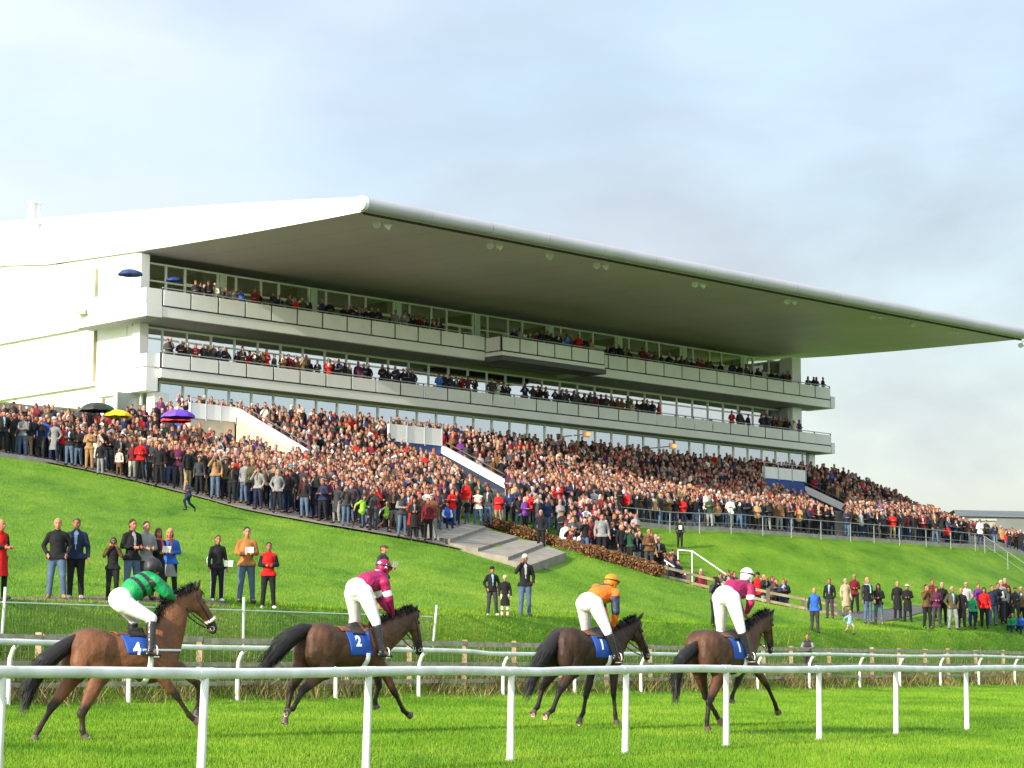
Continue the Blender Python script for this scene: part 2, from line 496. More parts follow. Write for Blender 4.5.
# grass blades: track, bank and lower hill (nobody could count them)
def blades(name, P, h, w, label, tint=(0.85, 1.2)):
    n = len(P)
    ang = nrg.uniform(0, 2 * math.pi, n); hh = h * nrg.uniform(0.5, 1.35, n); ww = w * nrg.uniform(0.7, 1.3, n)
    lean = nrg.normal(0, 0.35, (n, 2)) * hh[:, None]
    dx = np.cos(ang) * ww / 2; dy = np.sin(ang) * ww / 2
    V = np.empty((n, 3, 3))
    V[:, 0] = np.stack([P[:, 0] - dx, P[:, 1] - dy, P[:, 2] - 0.01], 1)
    V[:, 1] = np.stack([P[:, 0] + dx, P[:, 1] + dy, P[:, 2] - 0.01], 1)
    V[:, 2] = np.stack([P[:, 0] + lean[:, 0], P[:, 1] + lean[:, 1], P[:, 2] + hh], 1)
    me = bpy.data.meshes.new(name)
    me.vertices.add(n * 3); me.vertices.foreach_set('co', V.ravel())
    me.loops.add(n * 3); me.loops.foreach_set('vertex_index', np.arange(n * 3, dtype=np.int32))
    me.polygons.add(n); me.polygons.foreach_set('loop_start', np.arange(0, n * 3, 3, dtype=np.int32))
    me.update()
    b = nrg.uniform(tint[0], tint[1], n); C = np.ones((n, 3, 4))
    C[..., 0] = (b * nrg.uniform(0.85, 1.25, n))[:, None]; C[..., 1] = b[:, None]; C[..., 2] = b[:, None]
    a = me.attributes.new('col', 'FLOAT_COLOR', 'POINT'); a.data.foreach_set('color', C.ravel())
    me.materials.append(M_BLADE)
    o = linkobj(name, me); tag(o, label, 'grass', kind='stuff')
    return o
def scatter_view(n, c0, c1, px0=-30, px1=1054, Ymax=130, pw=1.0):
    """random spots on the ground inside the wedge the photo sees."""
    out = []
    need = n
    while need > 0:
        Y = 20 + (Ymax - 20) * nrg.random(need * 3) ** pw
        X = (nrg.uniform(px0, px1, need * 3) - 512) / F * Y
        c = TA[0] * Y - TA[1] * X
        k = (c > c0) & (c < c1)
        X, Y = X[k][:need], Y[k][:need]
        out.append(np.stack([X, Y, heights(X, Y)], 1)); need -= len(X)
    return np.concatenate(out)[:n]
blades('track_grass', scatter_view(470000, 8, 32.4, Ymax=95, pw=1.5), 0.055, 0.0125, 'short bright green turf of the race track between the two white rails')
_b = scatter_view(60000, 32.4, 35.5, Ymax=110)
_ba, _bc = to_ac(_b[:, 0], _b[:, 1])
blades('bank_grass', _b[(_bc < 34.5) | (_ba > 43)], 0.085, 0.02, 'rough grass on the short bank behind the wooden fence')
_p = scatter_view(190000, 34.6, 75, Ymax=126)
_e, _n = to_en(_p[:, 0], _p[:, 1])
HILL_PTS = _p[(_n > 22)]
# ------------------------------------------------------------------ front edge of the crowd's paving
FRONT_PX = [(-140, 436), (-60, 446), (35, 461), (130, 481), (190, 496), (245, 511), (330, 527), (440, 546), (502, 559), (558, 573)]
FRONT = []
for x_, y_ in FRONT_PX:
    h_ = ground_hit(x_, y_, Y0=75)
    FRONT.append((h_.x, h_.y) if h_ else None)
FRONT = [q for q in FRONT if q]
FR_AC = sorted(to_ac(*q) for q in FRONT)
M_PAVE = mat('paving', (0.27, 0.24, 0.19), 0.85, noise=(1.6, 0.3, (0.19, 0.17, 0.14)), bump=(9, 0.4))
M_CONC = mat('terrace_concrete', (0.30, 0.28, 0.25), 0.9, noise=(2.0, 0.3, None), bump=(12, 0.3))
def mix2(p, q, t): return (p[0] + (q[0] - p[0]) * t, p[1] + (q[1] - p[1]) * t)
vs = []; fs = []; NV = 14
PL = []
for i in range(len(FRONT) - 1):
    for k in range(6): PL.append(mix2(FRONT[i], FRONT[i + 1], k / 6))
PL.append(FRONT[-1])
for p in PL:
    e_, n_ = to_en(*p)
    q = en(min(e_ + 2, 20), 20.6)
    for k in range(NV + 1):
        t = mix2(p, q, k / NV); vs.append((t[0], t[1], H(*t) + 0.07))
for i in range(len(PL) - 1):
    for k in range(NV):
        a = i * (NV + 1) + k; fs.append((a, a + NV + 1, a + NV + 2, a + 1))
me = bpy.data.meshes.new('forecourt_paving'); me.from_pydata(vs, [], fs); me.materials.append(M_PAVE); me.update()
tag(linkobj('forecourt_paving', me), kind='structure')

# stepped terrace under the crowd
vs = []; fs = []
E_ = np.arange(-45, 92, 1.0); ROWS = [21 - 0.8 * i for i in range(26)]
for r_, n_ in enumerate(ROWS):
    for side in (0, 1):
        for e_ in E_:
            x_, y_ = en(e_, n_ - 0.8 * side); xc, yc = en(e_, n_ - 0.4)
            vs.append([x_, y_, (xc, yc)])
XY = np.array([[v[2][0], v[2][1]] for v in vs]); zz = heights(XY[:, 0], XY[:, 1]) + 0.10
vs = [(v[0], v[1], float(z)) for v, z in zip(vs, zz)]
ne = len(E_)
for s_ in range(2 * len(ROWS) - 1):
    for k in range(ne - 1):
        a = s_ * ne + k; fs.append((a, a + 1, a + ne + 1, a + ne))
nv0 = len(vs)
for k in range(ne): vs.append((vs[k][0], vs[k][1], vs[k][2] - 0.9))
for k in range(ne - 1): fs.append((k, nv0 + k, nv0 + k + 1, k + 1))
me = bpy.data.meshes.new('standing_terrace'); me.from_pydata(vs, [], fs); me.materials.append(M_CONC); me.update()
tag(linkobj('standing_terrace', me), 'stepped concrete terrace rising from the front railing to the stand', 'terrace')

# broad landing steps at the corner of the forecourt
def px_curve(p0, p1, n):
    out = []
    for k in range(n + 1):
        g = ground_hit(p0[0] + (p1[0] - p0[0]) * k / n, p0[1] + (p1[1] - p0[1]) * k / n, Y0=75)
        if g: out.append(g)
    return out
rows_ = [px_curve(a_, b_, 1) for a_, b_ in (((436, 541), (470, 526)), ((450, 547), (486, 533)), ((478, 556), (518, 543)), ((508, 565), (546, 550)), ((530, 573), (566, 560)))]
for i in range(4):
    A_r, B_r = rows_[i], rows_[i + 1]; vs = []; fs = []; m_ = min(len(A_r), len(B_r))
    lift = 0.17
    for k in range(m_):
        p, q = A_r[k], B_r[k]; zt = p.z + 0.17; zq = q.z + 0.30
        vs += [(p.x, p.y, zt), (q.x, q.y, zq), (q.x, q.y, zq - 0.9), (p.x, p.y, zt - 0.9)]
    for k in range(m_ - 1):
        a_ = k * 4
        for j in range(4): fs.append((a_ + j, a_ + (j + 1) % 4, a_ + 4 + (j + 1) % 4, a_ + 4 + j))
    fs.append((0, 3, 2, 1)); e_ = (m_ - 1) * 4; fs.append((e_, e_ + 1, e_ + 2, e_ + 3))
    me = bpy.data.meshes.new('landing_step'); me.from_pydata(vs, [], fs); me.materials.append(M_PAVE); me.update()
    tag(linkobj('landing_step', me), ['uppermost', 'second from the top', 'third from the top', 'lowest'][i] + ' broad concrete landing step beside the brown hedge', 'step', 'landing steps at the corner of the paving')

def px_patch(name, cs, n, m_, lift=0.09):
    vs = []; fs = []
    for i in range(n + 1):
        for j in range(n + 1):
            u, v = i / n, j / n
            x = (cs[0][0] * (1 - u) + cs[1][0] * u) * (1 - v) + (cs[3][0] * (1 - u) + cs[2][0] * u) * v
            y = (cs[0][1] * (1 - u) + cs[1][1] * u) * (1 - v) + (cs[3][1] * (1 - u) + cs[2][1] * u) * v
            g = ground_hit(x, y, Y0=75); vs.append((g.x, g.y, g.z + lift))
    for i in range(n):
        for j in range(n): a = i * (n + 1) + j; fs.append((a, a + n + 1, a + n + 2, a + 1))
    me = bpy.data.meshes.new(name); me.from_pydata(vs, [], fs); me.materials.append(m_); me.update(); tag(linkobj(name, me), kind='structure')
px_patch('forecourt_paving', [(330, 527), (445, 546.5), (492, 531), (400, 505)], 10, M_PAVE)
# ------------------------------------------------------------------ grandstand, in its own frame (e, n, z)
GS = empty('grandstand', (B0[0], B0[1], 14.0), math.atan2(BD[1], BD[0]),
           'long white grandstand with two balconies and a cantilevered roof', 'grandstand')
# local x = e, local y = -n, local z = z-14
def G(e, n, z): return (e, -n, z - 14.0)
M_WHITE = mat('white_render', (0.80, 0.79, 0.76), 0.55, noise=(0.25, 0.05, None), bump=(3, 0.03))
M_PANEL = mat('balcony_panel', (0.84, 0.83, 0.79), 0.45, noise=(0.7, 0.10, None))
M_FASC = mat('fascia_white', (0.85, 0.84, 0.80), 0.5, noise=(0.5, 0.08, None))
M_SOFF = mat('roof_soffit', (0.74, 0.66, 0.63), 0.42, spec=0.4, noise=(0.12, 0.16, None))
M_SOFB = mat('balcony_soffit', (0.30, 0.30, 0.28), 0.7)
M_TUBE = mat('roof_edge_metal', (0.46, 0.44, 0.47), 0.35, noise=(0.6, 0.12, None))
M_FRAME = mat('pale_window_frame', (0.78, 0.80, 0.70), 0.5)
M_DARK = mat('dark_gap', (0.03, 0.03, 0.03), 0.8)
M_STEEL = mat('galvanised_steel', (0.45, 0.47, 0.48), 0.45, metal=0.4)
M_INT = mat('interior_wall', (0.55, 0.50, 0.34), 0.9, noise=(0.4, 0.5, (0.25, 0.24, 0.15)))
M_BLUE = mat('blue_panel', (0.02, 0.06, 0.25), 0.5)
def glass(name, tint, refl, trans):
    m = bpy.data.materials.new(name); m.use_nodes = True; nt = m.node_tree; nt.nodes.clear()
    o = nt.nodes.new('ShaderNodeOutputMaterial'); g = nt.nodes.new('ShaderNodeBsdfGlossy'); g.inputs['Roughness'].default_value = 0.04
    g.inputs['Color'].default_value = (*refl, 1)
    t = nt.nodes.new('ShaderNodeBsdfTransparent'); t.inputs['Color'].default_value = (*tint, 1)
    mx = nt.nodes.new('ShaderNodeMixShader'); fr = nt.nodes.new('ShaderNodeLayerWeight'); fr.inputs['Blend'].default_value = trans
    tc = nt.nodes.new('ShaderNodeTexCoord'); n = nt.nodes.new('ShaderNodeTexNoise'); n.inputs['Scale'].default_value = 0.8
    bp = nt.nodes.new('ShaderNodeBump'); bp.inputs['Strength'].default_value = 0.06; bp.inputs['Distance'].default_value = 0.05
    nt.links.new(tc.outputs['Object'], n.inputs['Vector']); nt.links.new(n.outputs['Fac'], bp.inputs['Height'])
    nt.links.new(bp.outputs[0], g.inputs['Normal'])
    nt.links.new(fr.outputs['Fresnel'], mx.inputs['Fac']); nt.links.new(t.outputs[0], mx.inputs[1]); nt.links.new(g.outputs[0], mx.inputs[2])
    nt.links.new(mx.outputs[0], o.inputs['Surface'])
    return m
M_GLU = glass('upper_glass', (0.75, 0.82, 0.66), (0.80, 0.82, 0.70), 0.62)
M_GLM = glass('middle_glass', (0.45, 0.52, 0.50), (1.0, 1.0, 1.0), 0.93)
M_GLL = glass('lower_glass', (0.35, 0.42, 0.44), (0.86, 0.93, 0.97), 0.90)
LEN = 62.0
def gbox(name, m, e0, e1, n0, n1, z0, z1, parent=GS):
    b = MB(); b.box(e0, e1, -n1, -n0, z0 - 14, z1 - 14); return b.build(name, m, parent)

# main body behind the glass
w = MB()
w.box(0.32, 0.6, 3.2, 40, 10 - 14, 25.2 - 14)                     # left end wall
w.box(60.6, 61.0, 3.4, 30, 12 - 14, 24.6 - 14)                    # right end wall (set back)
w.box(-0.4, 61.0, 30, 30.4, 12 - 14, 24.6 - 14)
w.box(0.0, 60.6, 3.0, 30, 17.45 - 14, 17.6 - 14)                  # floors
w.box(0.0, 60.6, 3.0, 30, 20.95 - 14, 21.1 - 14)
w.box(0.32, 0.6, 11.5, 40.0, 25.2 - 14, 26.3 - 14)
w.build('end_wall', M_WHITE, GS)
jw = MB()
for t_ in (4.0, 9.2, 15.5, 22, 29): jw.box(0.295, 0.32, t_, t_ + 0.05, 11 - 14, 25.0 - 14)
jw.build('panel_joint', mat('joint', (0.55, 0.52, 0.45), 0.7), GS)
# interior back walls that show through the glass
iw = MB()
iw.box(0.1, 60.5, 7.0, 7.1, 17.6 - 14, 20.9 - 14); iw.box(0.1, 60.5, 7.0, 7.1, 21.1 - 14, 24.4 - 14); iw.box(0.1, 60.5, 6.0, 6.1, 14.5 - 14, 17.4 - 14)
for e_ in np.arange(5, 60, 7.3): iw.box(e_, e_ + 0.15, 3.3, 7.0, 21.1 - 14, 24.3 - 14); iw.box(e_ + 2, e_ + 2.15, 3.3, 7.0, 17.6 - 14, 20.8 - 14)
iw.build('interior_wall', M_INT, GS)
# left hand stair tower column and wing
w = MB()
w.box(0.15, 0.75, 2.55, 3.2, 10 - 14, 24.7 - 14)
w.build('corner_column', M_WHITE, GS)
# window walls
def window_row(n, z0, z1, gl, step, head, frame_w, doors=None, e0=0.3, e1=60.4):
    e = e0; k = 0
    while e < e1 - 0.4:
        w_ = step * (1 if not doors else (1.0, 0.72, 1.25, 0.72)[k % 4])
        e2 = min(e + w_, e1)
        g = MB(); g.add([G(e, n, z0), G(e2, n, z0), G(e2, n, z1), G(e, n, z1)], [(0, 1, 2, 3)])
        f = MB()
        f.box(e - frame_w / 2, e + frame_w / 2, -n - 0.08, -n + 0.05, z0 - 14, z1 - 14)
        f.box(e + frame_w / 2, e2 - frame_w / 2, -n - 0.07, -n + 0.04, z1 - 0.10 - 14, z1 - 14)
        f.box(e + frame_w / 2, e2 - frame_w / 2, -n - 0.07, -n + 0.04, z0 - 14, z0 + 0.08 - 14)
        if head: f.box(e + frame_w / 2, e2 - frame_w / 2, -n - 0.07, -n + 0.04, head - 0.05 - 14, head + 0.04 - 14)
        if doors and k % 4 == 2:
            m_ = (e + e2) / 2
            f.box(m_ - 0.06, m_ + 0.06, -n - 0.07, -n + 0.04, z0 + 0.08 - 14, head - 0.05 - 14)
            f.box(e + frame_w / 2, e2 - frame_w / 2, -n - 0.10, -n - 0.075, head - 0.02 - 14, head + 0.12 - 14)
        if doors and k % 4 == 3:
            f.box(e + 0.12, e + 0.62, -n - 0.12, -n + 0.05, z0 + 0.09 - 14, z1 - 0.11 - 14, 1)
        wf = f.build('window', [M_FRAME, mat('pale_green_pier', (0.58, 0.72, 0.60), 0.5)], GS)
        g.build('pane', gl, wf)
        e = e2; k += 1
window_row(-3.0, 21.12, 24.35, M_GLU, 1.9, 23.3, 0.13, doors=True)
window_row(-3.0, 17.62, 20.6, M_GLM, 1.75, 19.95, 0.07)
window_row(-1.2, 14.6, 17.25, M_GLL, 1.65, None, 0.09, e0=0.6)
# dark strip over the middle floor's pale glass, painting in the balcony underside's reflection
db = MB(); db.box(0.2, 60.5, 3.05, 3.4, 20.6 - 14, 20.94 - 14); db.build('lintel_reflection', M_SOFB, GS)

# balconies
def balcony(zrail, zpan, zslab, e0, e1, n, segs, side):
    sl = MB(); sl.box(e0, e1, -n + 0.02, 3.0, zslab - 14, zpan - 0.06 - 14, 0)
    sl.build('balcony_slab', M_FASC, GS)
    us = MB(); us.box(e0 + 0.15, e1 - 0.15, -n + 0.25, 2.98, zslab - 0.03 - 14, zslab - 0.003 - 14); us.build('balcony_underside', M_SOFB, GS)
    st_ = (e1 - e0) / segs
    for k in range(segs):
        b = MB(); a_ = e0 + st_ * k
        b.box(a_ + 0.06, a_ + st_ - 0.06, -n - 0.03, -n + 0.02, zpan + 0.02 - 14, zrail - 0.08 - 14)
        b.build('balcony_panel', M_PANEL, GS)
    p = MB()
    for k in range(segs + 1):
        a_ = e0 + st_ * k
        p.box(a_ - 0.035, a_ + 0.035, -n + 0.03, -n + 0.10, zpan - 0.05 - 14, zrail + 0.02 - 14)
    p.box(e0, e1, -n + 0.03, -n + 0.06, zpan - 0.05 - 14, zpan + 0.02 - 14, 0)
    p.build('railing_post', M_DARK, GS)
    r = MB(); r.tube([G(e0, n - 0.05, zrail + 0.05), G(e1, n - 0.05, zrail + 0.05)], 0.035, 6); r.build('handrail', M_STEEL, GS)
    # side returns
    for ee, sgn in ((e0, -1), (e1, 1)):
        s_ = MB()
        for (y0, y1) in ((-n + 0.15, -n / 1 + 1.45), (-n + 1.55, 2.9)):
            s_.box(ee - 0.03, ee + 0.03, y0, y1, zpan + 0.02 - 14, zrail - 0.05 - 14)
        s_.build('balcony_panel', M_PANEL if sgn > 0 else M_WHITE, GS)
# upper balcony in three lengths: the middle one stands forward
balcony(22.31, 21.34, 20.72, -0.15, 25.2, 0.0, 13, 0)
balcony(22.31, 21.34, 20.72, 35.0, LEN, 0.0, 14, 0)
balcony(22.20, 21.25, 20.95, 25.25, 34.95, 1.5, 6, 0)
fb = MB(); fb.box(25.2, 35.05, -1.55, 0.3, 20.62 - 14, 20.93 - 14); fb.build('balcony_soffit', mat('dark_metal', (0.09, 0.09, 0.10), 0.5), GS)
balcony(18.69, 17.84, 17.28, -0.15, LEN, 0.0, 31, 0)
# left end of the balconies: return boxes round the corner
lb = MB()
lb.box(-1.25, -0.2, -0.02, 6.9, 20.65 - 14, 21.35 - 14); lb.box(-1.3, -1.2, 0.0, 6.9, 21.36 - 14, 22.25 - 14); lb.box(-1.19, -0.2, 0.0, 0.08, 21.36 - 14, 22.25 - 14)
lb.build('side_balcony', M_WHITE, GS)
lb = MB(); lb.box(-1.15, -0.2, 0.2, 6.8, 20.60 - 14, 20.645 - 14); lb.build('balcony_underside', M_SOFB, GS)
lb = MB()
lb.box(-0.9, -0.2, 0.3, 0.38, 17.9 - 14, 18.6 - 14); lb.box(-0.95, -0.905, 0.3, 4.9, 17.9 - 14, 18.6 - 14); lb.box(-1.0, -0.2, 0.25, 5.1, 16.5 - 14, 17.8 - 14)
lb.build('side_balcony', M_WHITE, GS)
# tower glazing at the lower left
tg = MB(); tg.box(-2.0, -0.45, 1.6, 1.65, 14 - 14, 16.45 - 14); tg.build('window', mat('tower_glass', (0.30, 0.34, 0.30), 0.15, spec=0.8, noise=(0.5, 0.3, None)), GS)
tg = MB()
for e_ in (-2.1, -0.42): tg.box(e_, e_ + 0.12, 1.5, 1.72, 13 - 14, 16.49 - 14)
tg.box(-0.28, 0.7, 0.4, 1.15, 12 - 14, 16.49 - 14); tg.box(-1.97, -0.44, 1.52, 1.59, 15.1 - 14, 15.2 - 14)
tg.build('corner_pier', M_WHITE, GS)
# right end columns
cc = MB(); cc.box(59.4, 60.5, 1.6, 2.7, 12 - 14, 24.5 - 14, 0); cc.build('column', M_FASC, GS)
cc = MB(); cc.box(58.9, 59.35, 1.7, 2.3, 21.3 - 14, 23.2 - 14, 0); cc.box(58.9, 59.3, 1.7, 2.3, 17.8 - 14, 20.6 - 14, 0); cc.build('service_duct', mat('duct_grey', (0.3, 0.3, 0.3), 0.5), GS)
cc = MB(); cc.box(LEN, LEN + 0.5, -0.05, 2.5, 20.7 - 14, 21.6 - 14); cc.box(LEN, LEN + 0.4, -0.05, 2.5, 17.25 - 14, 18.05 - 14); cc.build('slab_end', M_FASC, GS)
cc = MB(); cc.box(60.9, 61.6, 1.25, 3, 13 - 14, 17.2 - 14); cc.build('pale_end_pier', M_FASC, GS)

# ------------------------------------------------------------------ roof: a long wedge, thin in front, deep behind
RZ = 24.32
prof_b = [(16.7, 24.30), (14, 24.34), (6, 24.52), (0, 24.72), (-3, 24.86), (-8, 25.10), (-12.2, 25.30), (-17, 25.85), (-30, 26.0)]
prof_t = [(-30, 28.9), (-17, 28.62), (-12, 28.15), (-6, 27.55), (0, 26.95), (6, 26.3), (12, 25.62), (16.0, 25.14), (16.7, 25.03)]
R0, R1 = 0.12, 62.4
rf = MB()
sec = prof_b + prof_t
nb = len(prof_b); ns = len(sec)
for ee in (R0, R1): rf.v += [G(ee, n_, z_) for n_, z_ in sec]
for k in range(ns):
    k2 = (k + 1) % ns
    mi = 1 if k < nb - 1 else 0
    rf.f.append((k, k2, k2 + ns, k + ns)); rf.m.append(mi); rf.smooth.append(False)
rf.f.append(tuple(reversed(range(ns)))); rf.m.append(0); rf.smooth.append(False)
rf.f.append(tuple(range(ns, 2 * ns))); rf.m.append(2); rf.smooth.append(False)
M_ROOFW = mat('roof_white', (0.82, 0.82, 0.80), 0.45)
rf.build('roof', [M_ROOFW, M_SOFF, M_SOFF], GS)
# rounded metal nose along the front edge, in lengths
seg_ = 14
for k in range(seg_):
    a = R0 + 0.0 + (R1 - R0) * k / seg_; b = R0 + (R1 - R0) * (k + 1) / seg_ - 0.03
    nz = MB(); nz.tube([G(a, 16.78, 24.68), G(b, 16.78, 24.68)], 0.37, 16, sm=True)
    nz.build('roof_edge', M_ROOFW if k < 0 else M_TUBE, GS)
gut = MB(); gut.box(R0 + 0.1, R1, -16.55, -16.35, 24.22 - 14, 24.30 - 14); gut.build('gutter', M_DARK, GS)
cp = MB(); cp.tube([G(R0 - 0.02, 16.78, 24.68), G(R0 - 0.3, 16.78, 24.68)], 0.385, 16); cp.build('edge_cap', M_ROOFW, GS)
# soffit board joints
sj = MB()
for k in range(1, 20):
    ee = R0 + (R1 - R0) * k / 20
    for i in range(len(prof_b) - 4):
        (n0, z0), (n1, z1) = prof_b[i], prof_b[i + 1]
        sj.add([G(ee - 0.015, n0, z0 - 0.006), G(ee + 0.015, n0, z0 - 0.006), G(ee + 0.015, n1, z1 - 0.006), G(ee - 0.015, n1, z1 - 0.006)], [(0, 1, 2, 3)])
sj.build('soffit_joint', mat('soffit_joint', (0.30, 0.27, 0.25), 0.6), GS)
# rooftop vents (left)
vn = MB()
q = onn_ = None
for px_ in (31.5, 38.5):
    # on the roof slope near its left end
    n_ = -12.0
    e_ = 0.9 if px_ < 35 else 1.5
def roofz(n): return np.interp(n, [p[0] for p in prof_t], [p[1] for p in prof_t])
def en_at_px(px, n):
    r = ray(px, 200); k = (n + B0[0] * BN[0] + B0[1] * BN[1]) / (r[0] * BN[0] + r[1] * BN[1])
    return to_en(r[0] * k, r[1] * k)[0]
for px_ in (31.5, 38.5):
    n_ = -13.0; e_ = en_at_px(px_, n_); z_ = float(roofz(n_))
    vn.tube([G(e_, n_, z_ - 0.4), G(e_, n_, z_ + 0.85)], 0.17, 12); vn.tube([G(e_, n_, z_ + 0.85), G(e_, n_, z_ + 0.95)], [0.25, 0.25], 12)
vn.build('roof_vent', M_ROOFW, GS)

# floodlights hung under the roof edge: each a thing of its own
M_LAMP = mat('lamp_housing', (0.9, 0.88, 0.88), 0.35)
M_LENS = mat('lamp_lens', (0.55, 0.57, 0.58), 0.15, spec=0.8)
def floodlight(px, py, two, label):
    n_ = 15.0; e_ = en_at_px(px, n_)
    x_, y_ = en(e_, n_)
    z_ = at(px, py, y_).z
    zr = 24.33
    t = empty('floodlight', (x_, y_, zr), math.atan2(BD[1], BD[0]), label, 'floodlight', 'floodlights under the front edge of the roof')
    dz = z_ - zr
    b = MB(); b.tube([(0, 0, 0), (0, 0, dz + 0.12)], 0.035, 6); b.tube([(-0.35 if two else 0, 0, dz + 0.12), (0.35 if two else 0.02, 0, dz + 0.12)], 0.03, 6)
    b.build('bracket', M_STEEL, t)
    for s_ in ((-1, 1) if two else (0,)):
        c = Vector((0.36 * s_, -0.05, dz - 0.12))
        d = Vector((0.55 * s_, -0.55, -0.45)).normalized()
        h = MB(); h.tube([c - d * 0.22, c - d * 0.05, c + d * 0.22], [0.08, 0.17, 0.21], 12)
        hh = h.build('lamp_head', M_LAMP, t)
        g = MB(); g.tube([c + d * 0.222, c + d * 0.24], [0.19, 0.19], 12); g.build('lens', M_LENS, hh)
names_ = ['first', 'second', None, 'third', 'fourth', 'fifth', 'sixth', None, 'seventh', 'eighth']
for (px_, py_), nm in zip([(382, 222), (494, 243), (548, 253), (600, 263), (697, 282), (788, 299), (873, 314), (908, 321), (950, 329), (1018, 343)], names_):
    floodlight(px_, py_, nm is not None,
               'pair of white floodlight heads hanging under the roof edge, %s pair from the left' % nm if nm else
               ('small single white lamp hanging under the roof between the second and third floodlight pairs' if px_ < 600 else
                'small single white lamp hanging under the roof between the sixth and seventh floodlight pairs'))
# wall lamp on the white end wall
t = empty('wall_lamp', (0, 0, 0), 0, 'small cream lamp box on the white end wall under the upper side balcony', 'lamp')
x_, y_ = en(-1.6, -6); t.location = (x_, y_, at(104, 311, y_).z)
n_ = -5.0
b = MB(); b.box(-0.35, 0.35, -0.2, 0.2, -0.18, 0.12); b.build('housing', mat('lamp_cream', (0.6, 0.5, 0.36), 0.6), t)
b = MB(); b.beam((0.3, 0.0, 0), (1.6, 0.9, 0.1), 0.08, 0.08); b.build('arm', M_STEEL, t)
# two warm lamps lit on the ground floor wall
M_WARM = bpy.data.materials.new('warm_lamp'); M_WARM.use_nodes = True
b_ = M_WARM.node_tree.nodes['Principled BSDF']; b_.inputs['Emission Color'].default_value = (1, 0.22, 0.04, 1); b_.inputs['Emission Strength'].default_value = 1.6; b_.inputs['Base Color'].default_value = (0.9, 0.5, 0.2, 1)
for px_, py_, lb_ in ((587, 434, 'glowing orange heater lamp on the ground floor glass wall, the left one of two'), (672, 446, 'glowing orange heater lamp on the ground floor glass wall, the right one of two')):
    e_ = en_at_px(px_, 0.2); x_, y_ = en(e_, 0.2)
    z_ = at(px_, py_, y_).z
    t = empty('heater_lamp', (x_, y_, z_), math.atan2(BD[1], BD[0]), lb_, 'lamp', 'orange heater lamps on the ground floor wall')
    b = MB(); b.ball((0, 0, 0), 0.18, 0.12, 0.13, 10, 6); b.build('bulb', M_WARM, t)
    b = MB(); b.box(-0.3, 0.3, 0.15, 0.22, -0.2, 0.2); b.tube([(0, 0.22, 0), (0, 1.3, 0)], 0.04, 6); b.build('reflector', M_STEEL, t)

# ------------------------------------------------------------------ terrace entrances: white box, blue opening, sloping parapet
def vomitory(e0, e1, ztop, zbot, zd0, zd1, n0, n1, label, blue=True, text=False, mw=None):
    t = empty('terrace_entrance', (*en(e1, n0), zbot), math.atan2(BD[1], BD[0]), label, 'stair entrance')
    m_ = mw or M_WHITE
    def Lc(e, n, z): return (e - e1, -(n - n0), z - zbot)
    b = MB()
    b.box(e0 - e1, 0, -0.12, 0.05, 0, ztop - zbot); b.build('parapet', m_, t)
    b = MB()
    for ee in np.arange(e0, e1 + 0.1, (e1 - e0) / 3): b.box(ee - e1 - 0.03, ee - e1 + 0.03, -0.17, -0.125, -0.1, ztop - zbot + 0.28)
    b.tube([Lc(e0, n0 + 0.15, ztop + 0.28), Lc(e1, n0 + 0.15, ztop + 0.28)], 0.03, 6)
    b.build('railing', M_STEEL, t)
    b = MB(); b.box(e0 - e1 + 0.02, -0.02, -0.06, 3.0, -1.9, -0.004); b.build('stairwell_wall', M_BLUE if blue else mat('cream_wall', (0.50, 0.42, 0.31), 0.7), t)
    th = 0.46
    b = MB()
    P = [(n0, zd0), (n1, zd1), (n1, zd1 - th), (n0, zd0 - th)]
    b.add([Lc(e1 + d, n_, z_) for d in (0.0, 0.3) for n_, z_ in P], [(0, 1, 2, 3), (7, 6, 5, 4), (0, 4, 5, 1), (1, 5, 6, 2), (2, 6, 7, 3), (3, 7, 4, 0)])
    b.build('sloping_parapet', m_, t)
    b = MB()
    P = [(n0 + 0.1, zd0 - th - 0.01), (n1 - 0.2, zd1 - th - 0.01), (n1 - 0.2, zd1 - (1.1 if blue else 3)), (n0 + 0.1, zd0 - (1.5 if blue else 3))]
    b.add([Lc(e1 + d, n_, z_) for d in (0.06, 0.24) for n_, z_ in P], [(0, 1, 2, 3), (7, 6, 5, 4), (0, 4, 5, 1), (1, 5, 6, 2), (2, 6, 7, 3), (3, 7, 4, 0)])
    b.build('side_wall', mat('navy_wall_painted_shade', (0.02, 0.03, 0.07), 0.7) if blue else mat('cream_wall', (0.50, 0.42, 0.31), 0.7), t)  # navy darkened to put the shade under the sloping parapet into its colour
    b = MB()
    b.tube([Lc(e1 + 0.36, n0, zd0 + 0.22), Lc(e1 + 0.36, n1, zd1 + 0.22)], 0.035, 6)
    for k in range(6):
        f_ = k / 5; n_ = n0 + (n1 - n0) * f_; z_ = zd0 + (zd1 - zd0) * f_
        b.tube([Lc(e1 + 0.36, n_, z_ - 0.3), Lc(e1 + 0.36, n_, z_ + 0.22)], 0.025, 6)
    b.build('handrail', mat('dark_rail', (0.12, 0.09, 0.08), 0.6), t)
    return t
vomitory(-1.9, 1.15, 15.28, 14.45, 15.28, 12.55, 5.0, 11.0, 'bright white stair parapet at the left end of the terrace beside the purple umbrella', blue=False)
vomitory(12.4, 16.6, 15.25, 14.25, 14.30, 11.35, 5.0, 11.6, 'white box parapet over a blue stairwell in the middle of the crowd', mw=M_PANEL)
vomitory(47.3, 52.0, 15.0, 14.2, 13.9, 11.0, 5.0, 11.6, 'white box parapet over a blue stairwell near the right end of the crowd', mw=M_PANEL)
VOM = [(-2.6, 1.3), (12.0, 16.9), (46.9, 52.3)]

